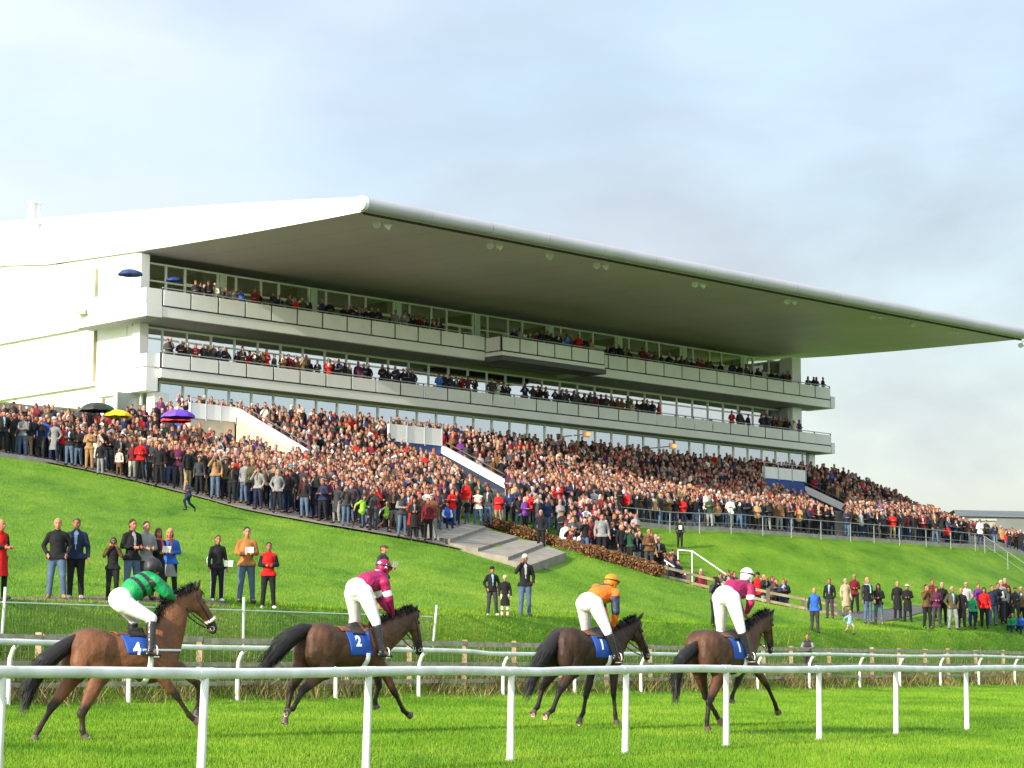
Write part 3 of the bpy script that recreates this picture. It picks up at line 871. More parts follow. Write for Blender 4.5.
# ------------------------------------------------------------------ far shed roof beyond the terrace, right
t = empty('distant_shed', (at(975, 560, 235).x, 235, 8), 0, 'long low dark grey shed beyond the right end of the crowd', 'building')
x0 = at(962, 504, 235); x1 = at(1120, 508, 235)
b = MB(); b.box(x0.x - t.location.x, x1.x - t.location.x, 0.3, 18, 0, x0.z - 8 - 1.3); b.build('wall', mat('shed_wall', (0.18, 0.19, 0.18), 0.8, noise=(0.4, 0.2, None)), t)
b = MB(); xx0, xx1 = x0.x - t.location.x - 0.6, x1.x - t.location.x + 0.6; zt = x0.z - 8
b.add([(xx0, 0, zt - 1.3), (xx1, 0, zt - 1.6), (xx1, 9, zt - 0.3), (xx0 + 1.5, 9, zt)] + [(xx1, 19, zt - 1.6), (xx0, 19, zt - 1.3)], [(0, 1, 2, 3), (3, 2, 4, 5)])
b.build('roof', mat('shed_roof', (0.13, 0.145, 0.14), 0.6, noise=(0.3, 0.25, None)), t)
q = at(985, 523, 215)
t = empty('white_cabin', (q.x, q.y, q.z - 4), 0, 'small pale cabin in front of the dark shed at the far right', 'building')
b = MB(); b.box(-1.25, 0.95, 0, 4, 0, 4.2); b.build('wall', mat('cabin_wall', (0.30, 0.32, 0.30), 0.7), t)
b = MB(); b.box(-0.7, 0.6, -0.03, -0.004, 3.0, 3.5); b.build('window', mat('cabin_window', (0.15, 0.16, 0.17), 0.2), t)
b = MB(); b.box(-1.4, 1.1, -0.2, 4.2, 4.21, 4.4); b.build('roof', mat('cabin_roof', (0.34, 0.36, 0.34), 0.5), t)
# ------------------------------------------------------------------ white running rails
M_RAIL = mat('rail_plastic', (0.80, 0.80, 0.77), 0.38, spec=0.5, noise=(2.6, 0.10, (0.60, 0.60, 0.53)), coat=0.1)
M_SOCK = mat('rail_foot', (0.45, 0.46, 0.40), 0.8, noise=(6, 0.4, None))
def running_rail(name, cc, A, ztop, rad, label, goose, a0, a1, post_r):
    x0, y0 = ac(A[0], cc)
    root = empty(name, (x0, y0, H(x0, y0)), 0, label, 'fence')
    base = root.location.copy()
    nodes = [a0] + list(A) + [a1]
    for i in range(len(nodes) - 1):
        p = MB(); P0 = nodes[i]; P1 = nodes[i + 1]
        pts = []
        for k in range(5):
            a = P0 + (P1 - P0) * k / 4; x, y = ac(a, cc)
            pts.append(Vector((x, y, ztop(a))) - base)
        p.tube(pts, rad, 14); p.build('rail', M_RAIL, root)
        if i > 0:
            x, y = ac(P0, cc); q = Vector((x, y, ztop(P0))) - base; d = Vector((TA[0], TA[1], 0))
            s = MB(); s.tube([q - d * 0.13, q + d * 0.13], rad * 1.07, 14); s.build('rail_sleeve', M_RAIL, root)
    for i, a in enumerate(A):
        x, y = ac(a, cc); z = H(x, y); zt = ztop(a) - rad * 0.8
        p = MB(); bend = Vector((TA[1], -TA[0], 0))       # toward the track side, i.e. away from its own base
        lean = Vector((TA[0], TA[1], 0)) * (0.045 + 0.012 * math.sin(i * 2.3))
        top = Vector((x, y, zt))
        if goose:
            bs = Vector((x, y, z)) - bend * goose
            pts = [bs, bs + Vector((0, 0, (zt - z) * 0.45)), bs + Vector((0, 0, (zt - z) * 0.78)) + bend * goose * 0.12, bs + Vector((0, 0, (zt - z) * 0.93)) + bend * goose * 0.5, top + Vector((0, 0, 0.0))]
        else:
            bs = Vector((x, y, z)) - lean
            pts = [bs - Vector((0, 0, 0.1)), top]
        p.tube([q - base for q in pts], [post_r * 1.12] + [post_r] * (len(pts) - 2) + [post_r * 0.95], 10)
        po = p.build('post', M_RAIL, root)
        p = MB(); p.tube([bs - base - Vector((0, 0, 0.05)), bs - base + Vector((0, 0, 0.035))], post_r * 1.5, 10); p.build('socket', M_SOCK, po)
    return root
FA = [9.4, 12.4, 15.4, 18.4, 21.4, 24.6, 27.7, 30.9, 34.4, 37.8, 41.4, 45.2, 49.2, 53.4, 57.8, 62.4]
running_rail('running_rail', 15.26, FA, lambda a: 1.20 + 0.012 * math.sin(a * 0.9) + (0.02 if a > 26 else 0), 0.060,
             'thick white plastic running rail nearest the camera, in front of the horses', 0, 6.4, 67, 0.046)
BA = [25.4, 29.1, 32.7, 36.3, 40.0, 43.8, 47.4, 51.5, 55.4, 59.4, 63.4, 67.6, 71.8, 76.3, 80.2, 84.5, 88.9, 93.4, 98, 103, 108, 113, 118]
running_rail('running_rail', 32.0, BA, lambda a: 1.66 + max(0, 45 - a) * 0.006 + 0.02 * math.sin(a * 0.45) - (0.05 if 50 < a < 66 else 0), 0.062,
             'thin white running rail with curved posts on the far side of the track', 0.22, 21, 123, 0.05)

# ------------------------------------------------------------------ weathered wooden post and rail fence behind the far rail
M_WOOD = mat('weathered_wood', (0.46, 0.40, 0.30), 0.9, noise=(5, 0.4, (0.26, 0.24, 0.17)), bump=(25, 0.4))
M_WOODP = mat('pale_post_wood', (0.44, 0.36, 0.23), 0.85, noise=(4, 0.4, (0.30, 0.20, 0.10)), bump=(25, 0.4))
M_WIRE = mat('fence_wire', (0.22, 0.22, 0.20), 0.6, metal=0.4)
WA = [28.8, 31.5, 34.2, 36.9, 39.4, 42.3, 45.1, 47.9, 50.5, 53.1, 55.7, 58.4, 61.2, 64, 66.8, 69.4, 71.7, 75, 79, 81.7, 84.5, 87, 90.3, 93.7, 97.5, 101.5, 105.5]
def wood_fence(name, P, hz, rails, label, pm, rm, wire=False, w=0.13):
    root = empty(name, P[0], 0, label, 'fence'); base = Vector(P[0])
    for i, p in enumerate(P):
        p = Vector(p) - base; h = hz + rng.uniform(-0.05, 0.06)
        b = MB(); b.beam(p - Vector((0, 0, 0.15)), p + Vector((rng.uniform(-.03, .03), 0, h)), w, w); b.build('post', pm, root)
    for i in range(len(P) - 1):
        p = Vector(P[i]) - base; q = Vector(P[i + 1]) - base
        off = Vector((TA[1], -TA[0], 0)) * (w / 2 + 0.025)
        for (rz, rh) in rails:
            b = MB(); z0 = rz + rng.uniform(-.02, .02); z1 = rz + rng.uniform(-.02, .02)
            d = (q - p).normalized() * 0.02
            b.beam(p + off + d + Vector((0, 0, z0)), q + off - d + Vector((0, 0, z1)), 0.04, rh); b.build('rail', rm, root)
    if wire:
        b = MB()
        for rz in np.arange(0.12, hz - 0.05, 0.12):
            pts = [Vector(p) - base - Vector((TA[1], -TA[0], 0)) * 0.08 + Vector((0, 0, rz)) for p in P]
            b.tube(pts, 0.006, 3)
        for i in range(len(P) - 1):
            for k in range(12):
                q = Vector(P[i]).lerp(Vector(P[i + 1]), k / 12) - base - Vector((TA[1], -TA[0], 0)) * 0.08
                b.tube([q, q + Vector((0, 0, hz - 0.1))], 0.005, 3)
        b.build('wire_mesh', M_WIRE, root)
    return root
P = []
for a in WA:
    x, y = ac(a, 32.85); P.append((x, y, 0.60))
wood_fence('wooden_fence', P, 1.36, [(1.26, 0.13), (0.72, 0.10), (0.28, 0.10)], 'weathered wooden post and rail fence with wire close behind the far white rail', M_WOODP, M_WOOD, True)

# light mesh fence on thin posts at the top of the bank, left half
root = None
MA = [30.2, 34.0, 38.1, 42.1, 46.4, 50.3]
P = [Vector((*ac(a, 33.75), H(*ac(a, 33.75)))) for a in MA]
root = empty('mesh_fence', P[0], 0, 'thin grey mesh fence on slim posts in front of the left spectators', 'fence')
M_ALU = mat('thin_post_grey', (0.62, 0.64, 0.62), 0.4, metal=0.2)
for i, p in enumerate(P):
    q = p - P[0]; b = MB(); ln = Vector((0.06 * (i % 3), 0, 0))
    b.tube([q - Vector((0, 0, .2)), q + ln + Vector((0, 0, 1.12 if i != 4 else 0.95))], 0.035, 8); b.build('post', M_ALU, root)
for i in range(len(P) - 1):
    p = P[i] - P[0] + Vector((0, 0, 0.80)); q = P[i + 1] - P[0] + Vector((0, 0, 0.80))
    b = MB(); b.tube([p, q], 0.018, 6); b.build('rail', M_ALU, root)
    b = MB()
    for k in range(1, 40):
        t = p.lerp(q, k / 40); b.tube([t, t - Vector((0, 0, 0.95))], 0.0028, 3, cap=False)
    for z_ in np.arange(0.1, 0.9, 0.16): b.tube([p - Vector((0, 0, z_)), q - Vector((0, 0, z_))], 0.0028, 3, cap=False)
    b.build('mesh_panel', M_WIRE, root)

# dead grass and weeds along the foot of the fences
M_DRY = attr_mat('dry_weeds', 0.85, 0.1)
def weeds(name, n, c0, c1, h, label, a0=22, a1=112, cols=((0.30, 0.23, 0.10), (0.10, 0.18, 0.03), (0.17, 0.12, 0.05))):
    a = nrg.uniform(a0, a1, n); c = nrg.normal((c0 + c1) / 2, (c1 - c0) / 3, n)
    cl = np.sin(a * 1.7) + np.sin(a * 4.1 + 1) + np.sin(a * 0.63)
    keep = nrg.random(n) < np.clip(0.42 + cl * 0.30, 0.06, 1)
    a, c, cl = a[keep], c[keep], cl[keep]; n = len(a)
    X = TA[0] * a - TA[1] * c; Y = TA[1] * a + TA[0] * c; Z = heights(X, Y)
    hh = h * nrg.uniform(0.4, 1.2, n) * (1 + 0.2 * cl); ang = nrg.uniform(0, 6.28, n); w = 0.014
    V = np.empty((n, 3, 3)); dx = np.cos(ang) * w; dy = np.sin(ang) * w
    V[:, 0] = np.stack([X - dx, Y - dy, Z - 0.01], 1); V[:, 1] = np.stack([X + dx, Y + dy, Z - 0.01], 1)
    lean = nrg.normal(0, 0.5, (n, 2)) * hh[:, None]
    V[:, 2] = np.stack([X + lean[:, 0], Y + lean[:, 1], Z + hh], 1)
    me = bpy.data.meshes.new(name); me.vertices.add(n * 3); me.vertices.foreach_set('co', V.ravel())
    me.loops.add(n * 3); me.loops.foreach_set('vertex_index', np.arange(n * 3, dtype=np.int32))
    me.polygons.add(n); me.polygons.foreach_set('loop_start', np.arange(0, n * 3, 3, dtype=np.int32)); me.update()
    pal = np.array(cols); k = (nrg.random(n) * 3).astype(int); k = np.where(np.sin(a * 0.9) + nrg.normal(0, .6, n) > 0.8, 0, k)
    C = np.ones((n, 3, 4)); C[..., :3] = (pal[k] * nrg.uniform(0.7, 1.3, (n, 1)))[:, None, :]
    me.attributes.new('col', 'FLOAT_COLOR', 'POINT').data.foreach_set('color', C.ravel())
    me.materials.append(M_DRY); o = linkobj(name, me); tag(o, label, 'weeds', kind='stuff'); return o
weeds('dry_weeds', 42000, 32.2, 33.3, 0.34, 'straw coloured dead grass and weeds along the foot of the wooden fence')
weeds('leaf_litter', 9000, 34.6, 36.2, 0.05, 'brown trampled strip of dead leaves where the left spectators stand', 30, 42.5, ((0.24, 0.16, 0.09), (0.16, 0.11, 0.06), (0.13, 0.13, 0.05)))
# worn earth under the left spectators
vs = []; fs = []
for i, a in enumerate(np.linspace(30, 43.2, 28)):
    w0 = 0.9 * math.sin(math.pi * min(1, (43.3 - a) / 3) / 2) ** 0.5
    for k, c in enumerate((34.62, 34.62 + w0 * 0.5, 34.62 + w0, 34.62 + w0 * 1.9 + 0.15 * math.sin(a * 3))):
        x, y = ac(a, c); vs.append((x, y, H(x, y) + 0.012))
for i in range(27):
    for k in range(3): b0 = i * 4 + k; fs.append((b0, b0 + 4, b0 + 5, b0 + 1))
me = bpy.data.meshes.new('worn_path'); me.from_pydata(vs, [], fs); me.materials.append(mat('worn_earth', (0.20, 0.15, 0.09), 0.95, noise=(2.5, 0.5, (0.10, 0.12, 0.04)), bump=(9, .6))); me.update()
tag(linkobj('worn_path', me), kind='structure')

# ------------------------------------------------------------------ metal crowd railing along the terrace front
def px_line(pts, n):
    out = []
    for px_, py_ in pts:
        r = ray(px_, py_); k = (n + B0[0] * BN[0] + B0[1] * BN[1]) / (r[0] * BN[0] + r[1] * BN[1])
        out.append((r[0] * k, r[1] * k))
    return out
M_GALV = mat('grey_rail_metal', (0.27, 0.29, 0.28), 0.45, metal=0.3)
def metal_rail(name, P, h, label, mid=None, m=None, r=0.026):
    m = m or M_GALV
    root = empty(name, P[0], 0, label, 'railing'); base = Vector(P[0])
    for p in P:
        q = Vector(p) - base; b = MB(); b.tube([q - Vector((0, 0, .1)), q + Vector((0, 0, h))], r, 7); b.build('post', m, root)
    b = MB(); b.tube([Vector(p) - base + Vector((0, 0, h)) for p in P], r, 7); b.build('handrail', m, root)
    if mid:
        b = MB(); b.tube([Vector(p) - base + Vector((0, 0, mid)) for p in P], r * 0.6, 6); b.build('middle_rail', m, root)
    return root
P = []
for px_ in (604, 635, 667, 696, 727, 758, 786, 815, 844, 867, 892, 918, 942, 966, 985):
    e_ = en_at_px(px_, 21.6); x_, y_ = en(e_, 21.6); P.append((x_, y_, H(x_, y_)))
metal_rail('crowd_railing', P, 1.12, 'long grey metal railing at the top of the grass bank holding back the crowd', 0.6)
RAIL_E0 = to_en(P[0][0], P[0][1])[0]
P = []
for px_, py_, s_ in ((985, 556, 15.6), (1008, 570, 15.9), (1034, 585, 16.4), (1060, 596, 16.8)):
    q = at(px_, py_, F / s_); P.append((q.x, q.y, H(q.x, q.y)))
metal_rail('stair_handrail', P, 1.1, 'grey handrail running down the steps at the right edge of the crowd', 0.55)
for pts, lb in (([(603, 549), (622, 562), (646, 578)], 'pale handrail on the steps behind the hedge, the leftmost sloping one'),
                ([(650, 566), (672, 577), (694, 592)], 'pale handrail sloping down beside the group in black at the wooden fence end'),
                ([(690, 562), (704, 566), (740, 592)], 'thin pale handrail sloping down the grass bank above the seated spectators')):
    pass
def slope_rail(pts, s, label):
    P = [at(px_, py_, F / s) for px_, py_ in pts]
    root = empty('stair_handrail', (P[0].x, P[0].y, H(P[0].x, P[0].y)), 0, label, 'railing', ); base = root.location.copy()
    b = MB(); b.tube([p - base for p in P], 0.04, 7); b.build('handrail', mat('pale_rail', (0.62, 0.64, 0.62), 0.45), root)
    for p in (P[0], P[-1], P[len(P) // 2]):
        b = MB(); b.tube([p - base, Vector((p.x, p.y, min(H(p.x, p.y), p.z - .2) - .1)) - base], 0.035, 7); b.build('post', MATS['pale_rail'], root)
slope_rail([(603, 548), (621, 560)], 22, 'short pale handrail on the steps behind the brown hedge')
slope_rail([(646, 549), (667, 562), (689, 577)], 22.3, 'pale handrail sloping down beside the group in black at the end of the hedge')
slope_rail([(678, 550), (692, 551), (727, 575)], 20.5, 'thin pale handrail sloping down the grass bank above the seated spectators')

# ------------------------------------------------------------------ clipped brown beech hedge along the crest
HP = [ground_hit(px_, py_, Y0=70) for px_, py_ in ((488, 527), (508, 533), (530, 540), (560, 548), (585, 555), (612, 563), (640, 571), (658, 577))]
HP = [h for h in HP if h]
HR = empty('beech_hedge', HP[0], 0, 'low brown beech hedge running down the crest in front of the lower crowd', 'hedge')
n = 26000
T = nrg.uniform(0, len(HP) - 1.001, n); I = T.astype(int); f_ = T - I
hp = np.array([tuple(h) for h in HP]); C0 = hp[I] * (1 - f_)[:, None] + hp[I + 1] * f_[:, None]
off = np.stack([nrg.uniform(-0.30, 0.30, n), nrg.uniform(-0.30, 0.30, n), 0.46 * np.sqrt(nrg.random(n)) * (1 + 0.08 * np.sin(T * 9))], 1)
Q = C0 + off - hp[0]
sz = 0.05 * nrg.uniform(0.6, 1.4, n); u = nrg.normal(size=(n, 3)); u /= np.linalg.norm(u, axis=1)[:, None]; v = np.cross(u, nrg.normal(size=(n, 3))); v /= np.linalg.norm(v, axis=1)[:, None]
V = np.empty((n, 4, 3)); V[:, 0] = Q - u * sz[:, None]; V[:, 1] = Q + v * sz[:, None] * .7; V[:, 2] = Q + u * sz[:, None]; V[:, 3] = Q - v * sz[:, None] * .7
me = bpy.data.meshes.new('hedge_leaves'); me.vertices.add(n * 4); me.vertices.foreach_set('co', V.ravel())
me.loops.add(n * 4); me.loops.foreach_set('vertex_index', np.arange(n * 4, dtype=np.int32)); me.polygons.add(n); me.polygons.foreach_set('loop_start', np.arange(0, n * 4, 4, dtype=np.int32)); me.update()
pal = np.array([(0.20, 0.085, 0.04), (0.12, 0.055, 0.028), (0.26, 0.13, 0.06), (0.08, 0.06, 0.025)]); cc_ = np.ones((n, 4, 4)); cc_[..., :3] = pal[(nrg.random(n) * 4).astype(int)][:, None]
me.attributes.new('col', 'FLOAT_COLOR', 'POINT').data.foreach_set('color', cc_.ravel()); me.materials.append(attr_mat('beech_leaf', 0.8, 0.15)); linkobj('foliage', me, HR)
# low grey wooden rail posts in front of the hedge, then the brown fence going right along the crest
P = []
for px_, py_ in ((646, 575), (668, 580.5), (691, 586), (731, 596), (771, 605), (807, 612), (840, 618)):
    h = ground_hit(px_, py_, Y0=70); q = h if h else at(px_, py_, 92)
    P.append((q.x, q.y + 1.2, q.z - 0.62))
P.sort(key=lambda p: p[0])
wood_fence('wooden_fence', P, 1.3, [(1.16, 0.11), (0.8, 0.11), (0.42, 0.11)], 'brown post and rail fence on the crest right of the hedge, before the seated spectators', mat('dark_wood', (0.12, 0.09, 0.06), 0.9), mat('fence_board', (0.34, 0.28, 0.17), 0.9, noise=(4, 0.4, None)), False, 0.15)
# tarmac path behind the crest on the right
vs = []; fs = []
PXS = np.linspace(640, 1060, 40)
for i, px_ in enumerate(PXS):
    for k, Y_ in enumerate(np.linspace(max(99.5, 38.5 / (0.527 - 0.85 * (px_ - 512) / F)), max(99.5, 38.5 / (0.527 - 0.85 * (px_ - 512) / F)) + 5, 6)):
        x = (px_ - 512) / F * Y_; vs.append((x, Y_, H(x, Y_) + 0.03))
for i in range(len(PXS) - 1):
    for k in range(5): a = i * 6 + k; fs.append((a, a + 6, a + 7, a + 1))
me = bpy.data.meshes.new('path'); me.from_pydata(vs, [], fs); me.materials.append(mat('tarmac', (0.10, 0.10, 0.10), 0.9, noise=(3, 0.3, None))); me.update()
tag(linkobj('path', me), kind='structure')
# hill grass
px_a, _ = to_ac(HILL_PTS[:, 0], HILL_PTS[:, 1]); _, hc_ = to_ac(HILL_PTS[:, 0], HILL_PTS[:, 1])
fa = np.array([q[0] for q in FR_AC]); fc = np.array([q[1] for q in FR_AC])
lim = np.interp(px_a, fa, fc, right=200)
k_ = hc_ < lim - 0.1
pj = [project(*p) for p in HILL_PTS]
pxs = np.array([q[0] for q in pj])
bad = (HILL_PTS[:, 1] > 95.5) & (HILL_PTS[:, 1] < 106) & (pxs > 590)
worn_ = (hc_ < 36.0) & (px_a < 43)
pys = np.array([q[1] for q in pj])
onstep = (pxs > 332) & (pxs < 570) & (pys > 500) & (pys < np.interp(pxs, [332, 440, 560, 570], [526.5, 545, 574, 568])) & (pys > np.interp(pxs, [332, 400, 492, 570], [500, 503, 531, 559]) - 3)
blades('hill_grass', HILL_PTS[k_ & ~bad & ~worn_ & ~onstep], 0.06, 0.018, 'mown green grass of the spectator hill and bank', tint=(0.85, 1.12))
# ------------------------------------------------------------------ people: shared figure builder
V3 = Vector
def frame_from(fwd, up=V3((0, 0, 1))):
    f = fwd.normalized(); r = f.cross(up)
    if r.length < 1e-3: r = V3((1, 0, 0))
    r.normalize(); u = r.cross(f).normalized()
    return r, f, u
def rotm(r, f, u): return Matrix((r, f, u)).transposed()     # columns: right, forward, up
def hand(o, el, ha, side, k=1.0, curl=0.5, tag=0, thumb_up=True):
    """palm, four fingers, thumb; ha is the wrist."""
    d = (ha - el).normalized()
    u = V3((0, 0, 1)); s = d.cross(u)
    if s.length < 0.2: s = V3((0, -1, 0)) if abs(d.y) < 0.8 else V3((1, 0, 0)); s = (s - d * s.dot(d))
    s.normalize(); up = s.cross(d).normalized()           # palm plane: d and up (thumb on the up side)
    inn = -s if side > 0 else s
    c = ha + d * 0.045 * k
    o.ell(c, V3((0.018, 0.048, 0.042)) * k, rotm(s, d, up), tag)
    for i, (ln, off) in enumerate(((0.072, 0.030), (0.080, 0.011), (0.074, -0.009), (0.058, -0.028))):
        p = ha + d * 0.085 * k + up * off * k; q = p; dd = d.copy()
        for j, fr in enumerate((0.42, 0.33, 0.25)):
            dd = (dd + inn * curl * (0.5 + 0.35 * j)).normalized()
            q2 = q + dd * ln * fr * k; o.cap(q, q2, 0.0098 * k, 0.0088 * k, tag); q = q2
    t0 = ha + d * 0.022 * k + up * 0.028 * k
    t1 = t0 + (d * 0.6 + up * 0.7 + inn * 0.3).normalized() * 0.038 * k
    o.cap(t0, t1, 0.013 * k, 0.011 * k, tag); o.cap(t1, t1 + (d + inn * curl + up * 0.1).normalized() * 0.032 * k, 0.0105 * k, 0.009 * k, tag)
def head_org(o, S, k=1.0, tag=0):
    h = S['head']; r, f, u = frame_from(S['face'], S.get('hup', V3((0, 0, 1)))); M = rotm(r, f, u)
    o.ell(h + u * 0.02 * k - f * 0.01 * k, V3((0.075, 0.095, 0.098)) * k, M, tag)
    o.ell(h + f * 0.03 * k - u * 0.05 * k, V3((0.058, 0.062, 0.070)) * k, M, tag)
    o.ell(h + f * 0.062 * k - u * 0.092 * k, V3((0.026, 0.022, 0.022)) * k, M, tag)           # chin
    o.cap(h + f * 0.088 * k + u * 0.004 * k, h + f * 0.108 * k - u * 0.030 * k, 0.009 * k, 0.0145 * k, tag)   # nose
    o.ell(h + f * 0.082 * k + u * 0.026 * k, V3((0.048, 0.014, 0.012)) * k, M, tag)           # brow
    o.ell(h + f * 0.086 * k - u * 0.062 * k, V3((0.024, 0.012, 0.010)) * k, M, tag)           # mouth
    for s in (-1, 1):
        o.ell(h + r * 0.076 * k * s - u * 0.012 * k, V3((0.012, 0.020, 0.032)) * k, M, tag)   # ears
        o.ell(h + r * 0.042 * k * s + f * 0.062 * k - u * 0.030 * k, V3((0.022, 0.020, 0.020)) * k, M, tag)   # cheek
    o.cap(S['neck'], h - u * 0.06 * k, 0.058 * k, 0.052 * k, tag)
def head_tags(me, S, k=1.0):
    """material index for eyes / brows / lips on the body mesh (0 skin, 1 dark, 2 lips, 3 white)."""
    P = face_centers(me); h = np.array(S['head']); r, f, u = frame_from(S['face'], S.get('hup', V3((0, 0, 1))))
    q = P - h; x = q @ np.array(r); y = q @ np.array(f); z = q @ np.array(u)
    mi = np.zeros(len(P), int); x, y, z = x / k, y / k, z / k
    front = y > 0.045
    ex = np.abs(np.abs(x) - 0.031)
    mi[front & (ex < 0.012) & (np.abs(z - 0.006) < 0.006)] = 3
    mi[front & (ex < 0.007) & (np.abs(z - 0.006) < 0.008)] = 1
    mi[front & (ex < 0.019) & (np.abs(z - 0.027) < 0.005)] = 1
    mi[front & (np.abs(x) < 0.025) & (np.abs(z + 0.063) < 0.008) & (y > 0.06)] = 2
    me.polygons.foreach_set('material_index', mi.tolist())
def body_org(S, k=1.0, curl=0.5, slim=0.9, fingers=True):
    o = Org(); sq = (1, 1, 1)
    o.chain([S['pelvis'], S['waist'], S['chest'], S['neck']], [0.125 * slim * k, 0.11 * slim * k, 0.125 * slim * k, 0.06 * k])
    o.cap(S['shL'], S['shR'], 0.055 * k, 0.055 * k); o.cap(S['hipL'], S['hipR'], 0.10 * slim * k, 0.10 * slim * k)
    for s in 'LR':
        o.chain([S['sh' + s], S['el' + s], S['ha' + s]], [0.048 * k, 0.037 * k, 0.026 * k])
        o.chain([S['hip' + s], S['kn' + s], S['an' + s]], [0.085 * slim * k, 0.052 * k, 0.036 * k])
        o.chain([S['an' + s], S['to' + s]], [0.038 * k, 0.03 * k])
        if fingers: hand(o, S['el' + s], S['ha' + s], 1 if s == 'L' else -1, k, curl)
        else: o.cap(S['ha' + s], S['ha' + s] + (S['ha' + s] - S['el' + s]).normalized() * 0.12 * k, 0.034 * k, 0.026 * k)
    head_org(o, S, k)
    return o
# standing poses; figure faces -Y, 1.75 m tall; +X is the figure's left
def stand(pose='down', wide=0.0, tw=0.0):
    S = dict(pelvis=V3((0, 0.0, 0.95)), waist=V3((0, 0.0, 1.08)), chest=V3((0, 0.005, 1.30)), neck=V3((0, 0.01, 1.46)), head=V3((0, -0.015, 1.635)), face=V3((0, -1, -0.06)),
             shL=V3((0.165, 0.01, 1.395)), shR=V3((-0.165, 0.01, 1.395)), hipL=V3((0.09, 0, 0.92)), hipR=V3((-0.09, 0, 0.92)),
             knL=V3((0.105, -0.02, 0.50)), knR=V3((-0.105, -0.02, 0.50)), anL=V3((0.12, 0.03, 0.08)), anR=V3((-0.12, 0.03, 0.08)),
             toL=V3((0.15, -0.13, 0.035)), toR=V3((-0.15, -0.13, 0.035)))
    A = {'down': ((0.235, 0.03, 1.14), (0.25, -0.05, 0.90)),
         'hold': ((0.235, 0.03, 1.15), (0.085, -0.22, 1.13)),
         'camera': ((0.24, -0.10, 1.22), (0.085, -0.17, 1.50)),
         'pocket': ((0.28, 0.07, 1.15), (0.20, -0.06, 0.97)),
         'fold': ((0.23, 0.0, 1.16), (-0.03, -0.20, 1.20)),
         'run': ((0.25, 0.10, 1.18), (0.22, -0.13, 1.12)),
         'lean': ((0.25, -0.20, 1.16), (0.12, -0.42, 1.12)),
         'sit': ((0.24, -0.02, 1.14), (0.14, -0.25, 1.02)),
         'phone': ((0.235, 0.03, 1.15), (0.10, -0.20, 1.12))}[pose]
    for s, sg in (('L', 1), ('R', -1)):
        e, h = A
        S['el' + s] = V3((e[0] * sg, e[1], e[2])); S['ha' + s] = V3((h[0] * sg, h[1], h[2]))
    if pose == 'phone': S['elR'] = V3((-0.27, -0.10, 1.24)); S['haR'] = V3((-0.12, -0.10, 1.50)); S['elL'] = V3((0.25, 0.03, 1.14)); S['haL'] = V3((0.22, -0.12, 0.93))
    if pose == 'run':
        S['knL'] = V3((0.10, -0.30, 0.62)); S['anL'] = V3((0.11, -0.18, 0.22)); S['toL'] = V3((0.12, -0.36, 0.17))
        S['knR'] = V3((-0.10, 0.12, 0.52)); S['anR'] = V3((-0.12, 0.45, 0.30)); S['toR'] = V3((-0.12, 0.47, 0.12))
        S['haR'] = V3((-0.25, 0.28, 1.02)); S['elR'] = V3((-0.26, 0.20, 1.2))
        for q in ('pelvis', 'waist', 'chest', 'neck', 'head', 'shL', 'shR'): S[q] = S[q] + V3((0, -0.10 * (S[q].z - 0.9), -0.06))
    if pose == 'lean':
        for q in ('waist', 'chest', 'neck', 'head', 'shL', 'shR'): S[q] = S[q] + V3((0, -0.35 * (S[q].z - 0.95), -0.03))
    if pose == 'sit':
        for q in list(S):
            if q[:2] not in ('kn', 'an', 'to', 'fa'): S[q] = S[q] - V3((0, 0, 0.50))
        for s, sg in (('L', 1), ('R', -1)):
            S['kn' + s] = V3((0.14 * sg, -0.42, 0.46)); S['an' + s] = V3((0.13 * sg, -0.40, 0.07)); S['to' + s] = V3((0.14 * sg, -0.56, 0.035))
    if wide:
        for s, sg in (('L', 1), ('R', -1)):
            S['an' + s].x += wide * sg; S['to' + s].x += wide * sg; S['kn' + s].x += wide * 0.5 * sg
    if tw:
        S['knL'].y -= tw; S['knL'].z -= 0.01; S['toL'].y -= tw * 1.2; S['anL'].y -= tw * 1.2
    return S
def jacket_org(S, k=1.0, length=0.12, bulk=1.0, tagT=0, tagS=1, cuff=True):
    o = Org(); sqz = (1.15, 0.95, 1)
    up = (S['chest'] - S['pelvis']).normalized()
    o.chain([S['pelvis'] - up * length * 0.5, S['waist'], S['chest']], [0.138 * bulk, 0.130 * bulk, 0.142 * bulk], tagT, sqz)
    o.cap(S['chest'], S['neck'] - up * 0.02, 0.138 * bulk, 0.070, tagT, sqz)
    o.cap(S['neck'] - up * 0.02, S['neck'] + up * 0.03, 0.075, 0.070, tagT)
    o.cap(S['shL'] * 0.9 + S['neck'] * 0.1, S['shR'] * 0.9 + S['neck'] * 0.1, 0.066 * bulk, 0.066 * bulk, tagT)
    for s in 'LR': o.cap(S['sh' + s] + V3((0, 0, 0.0)), S['neck'] - up * 0.02, 0.064 * bulk, 0.07, tagT)
    if length > 0.3: o.cap(S['pelvis'], S['pelvis'] - up * (length + 0.16), 0.155 * bulk, 0.20 * bulk, tagT, (1.12, 0.85, 1))
    else: o.cap(S['hipL'] - up * 0.04, S['hipR'] - up * 0.04, 0.130 * bulk, 0.130 * bulk, tagT, (1, 1.05, 1))
    for s in 'LR':
        e, h = S['el' + s], S['ha' + s]
        o.cap(S['sh' + s], e, 0.064 * bulk, 0.054 * bulk, tagS); o.cap(e, h - (h - e).normalized() * 0.015, 0.052 * bulk, 0.041 * bulk, tagS)
    return o
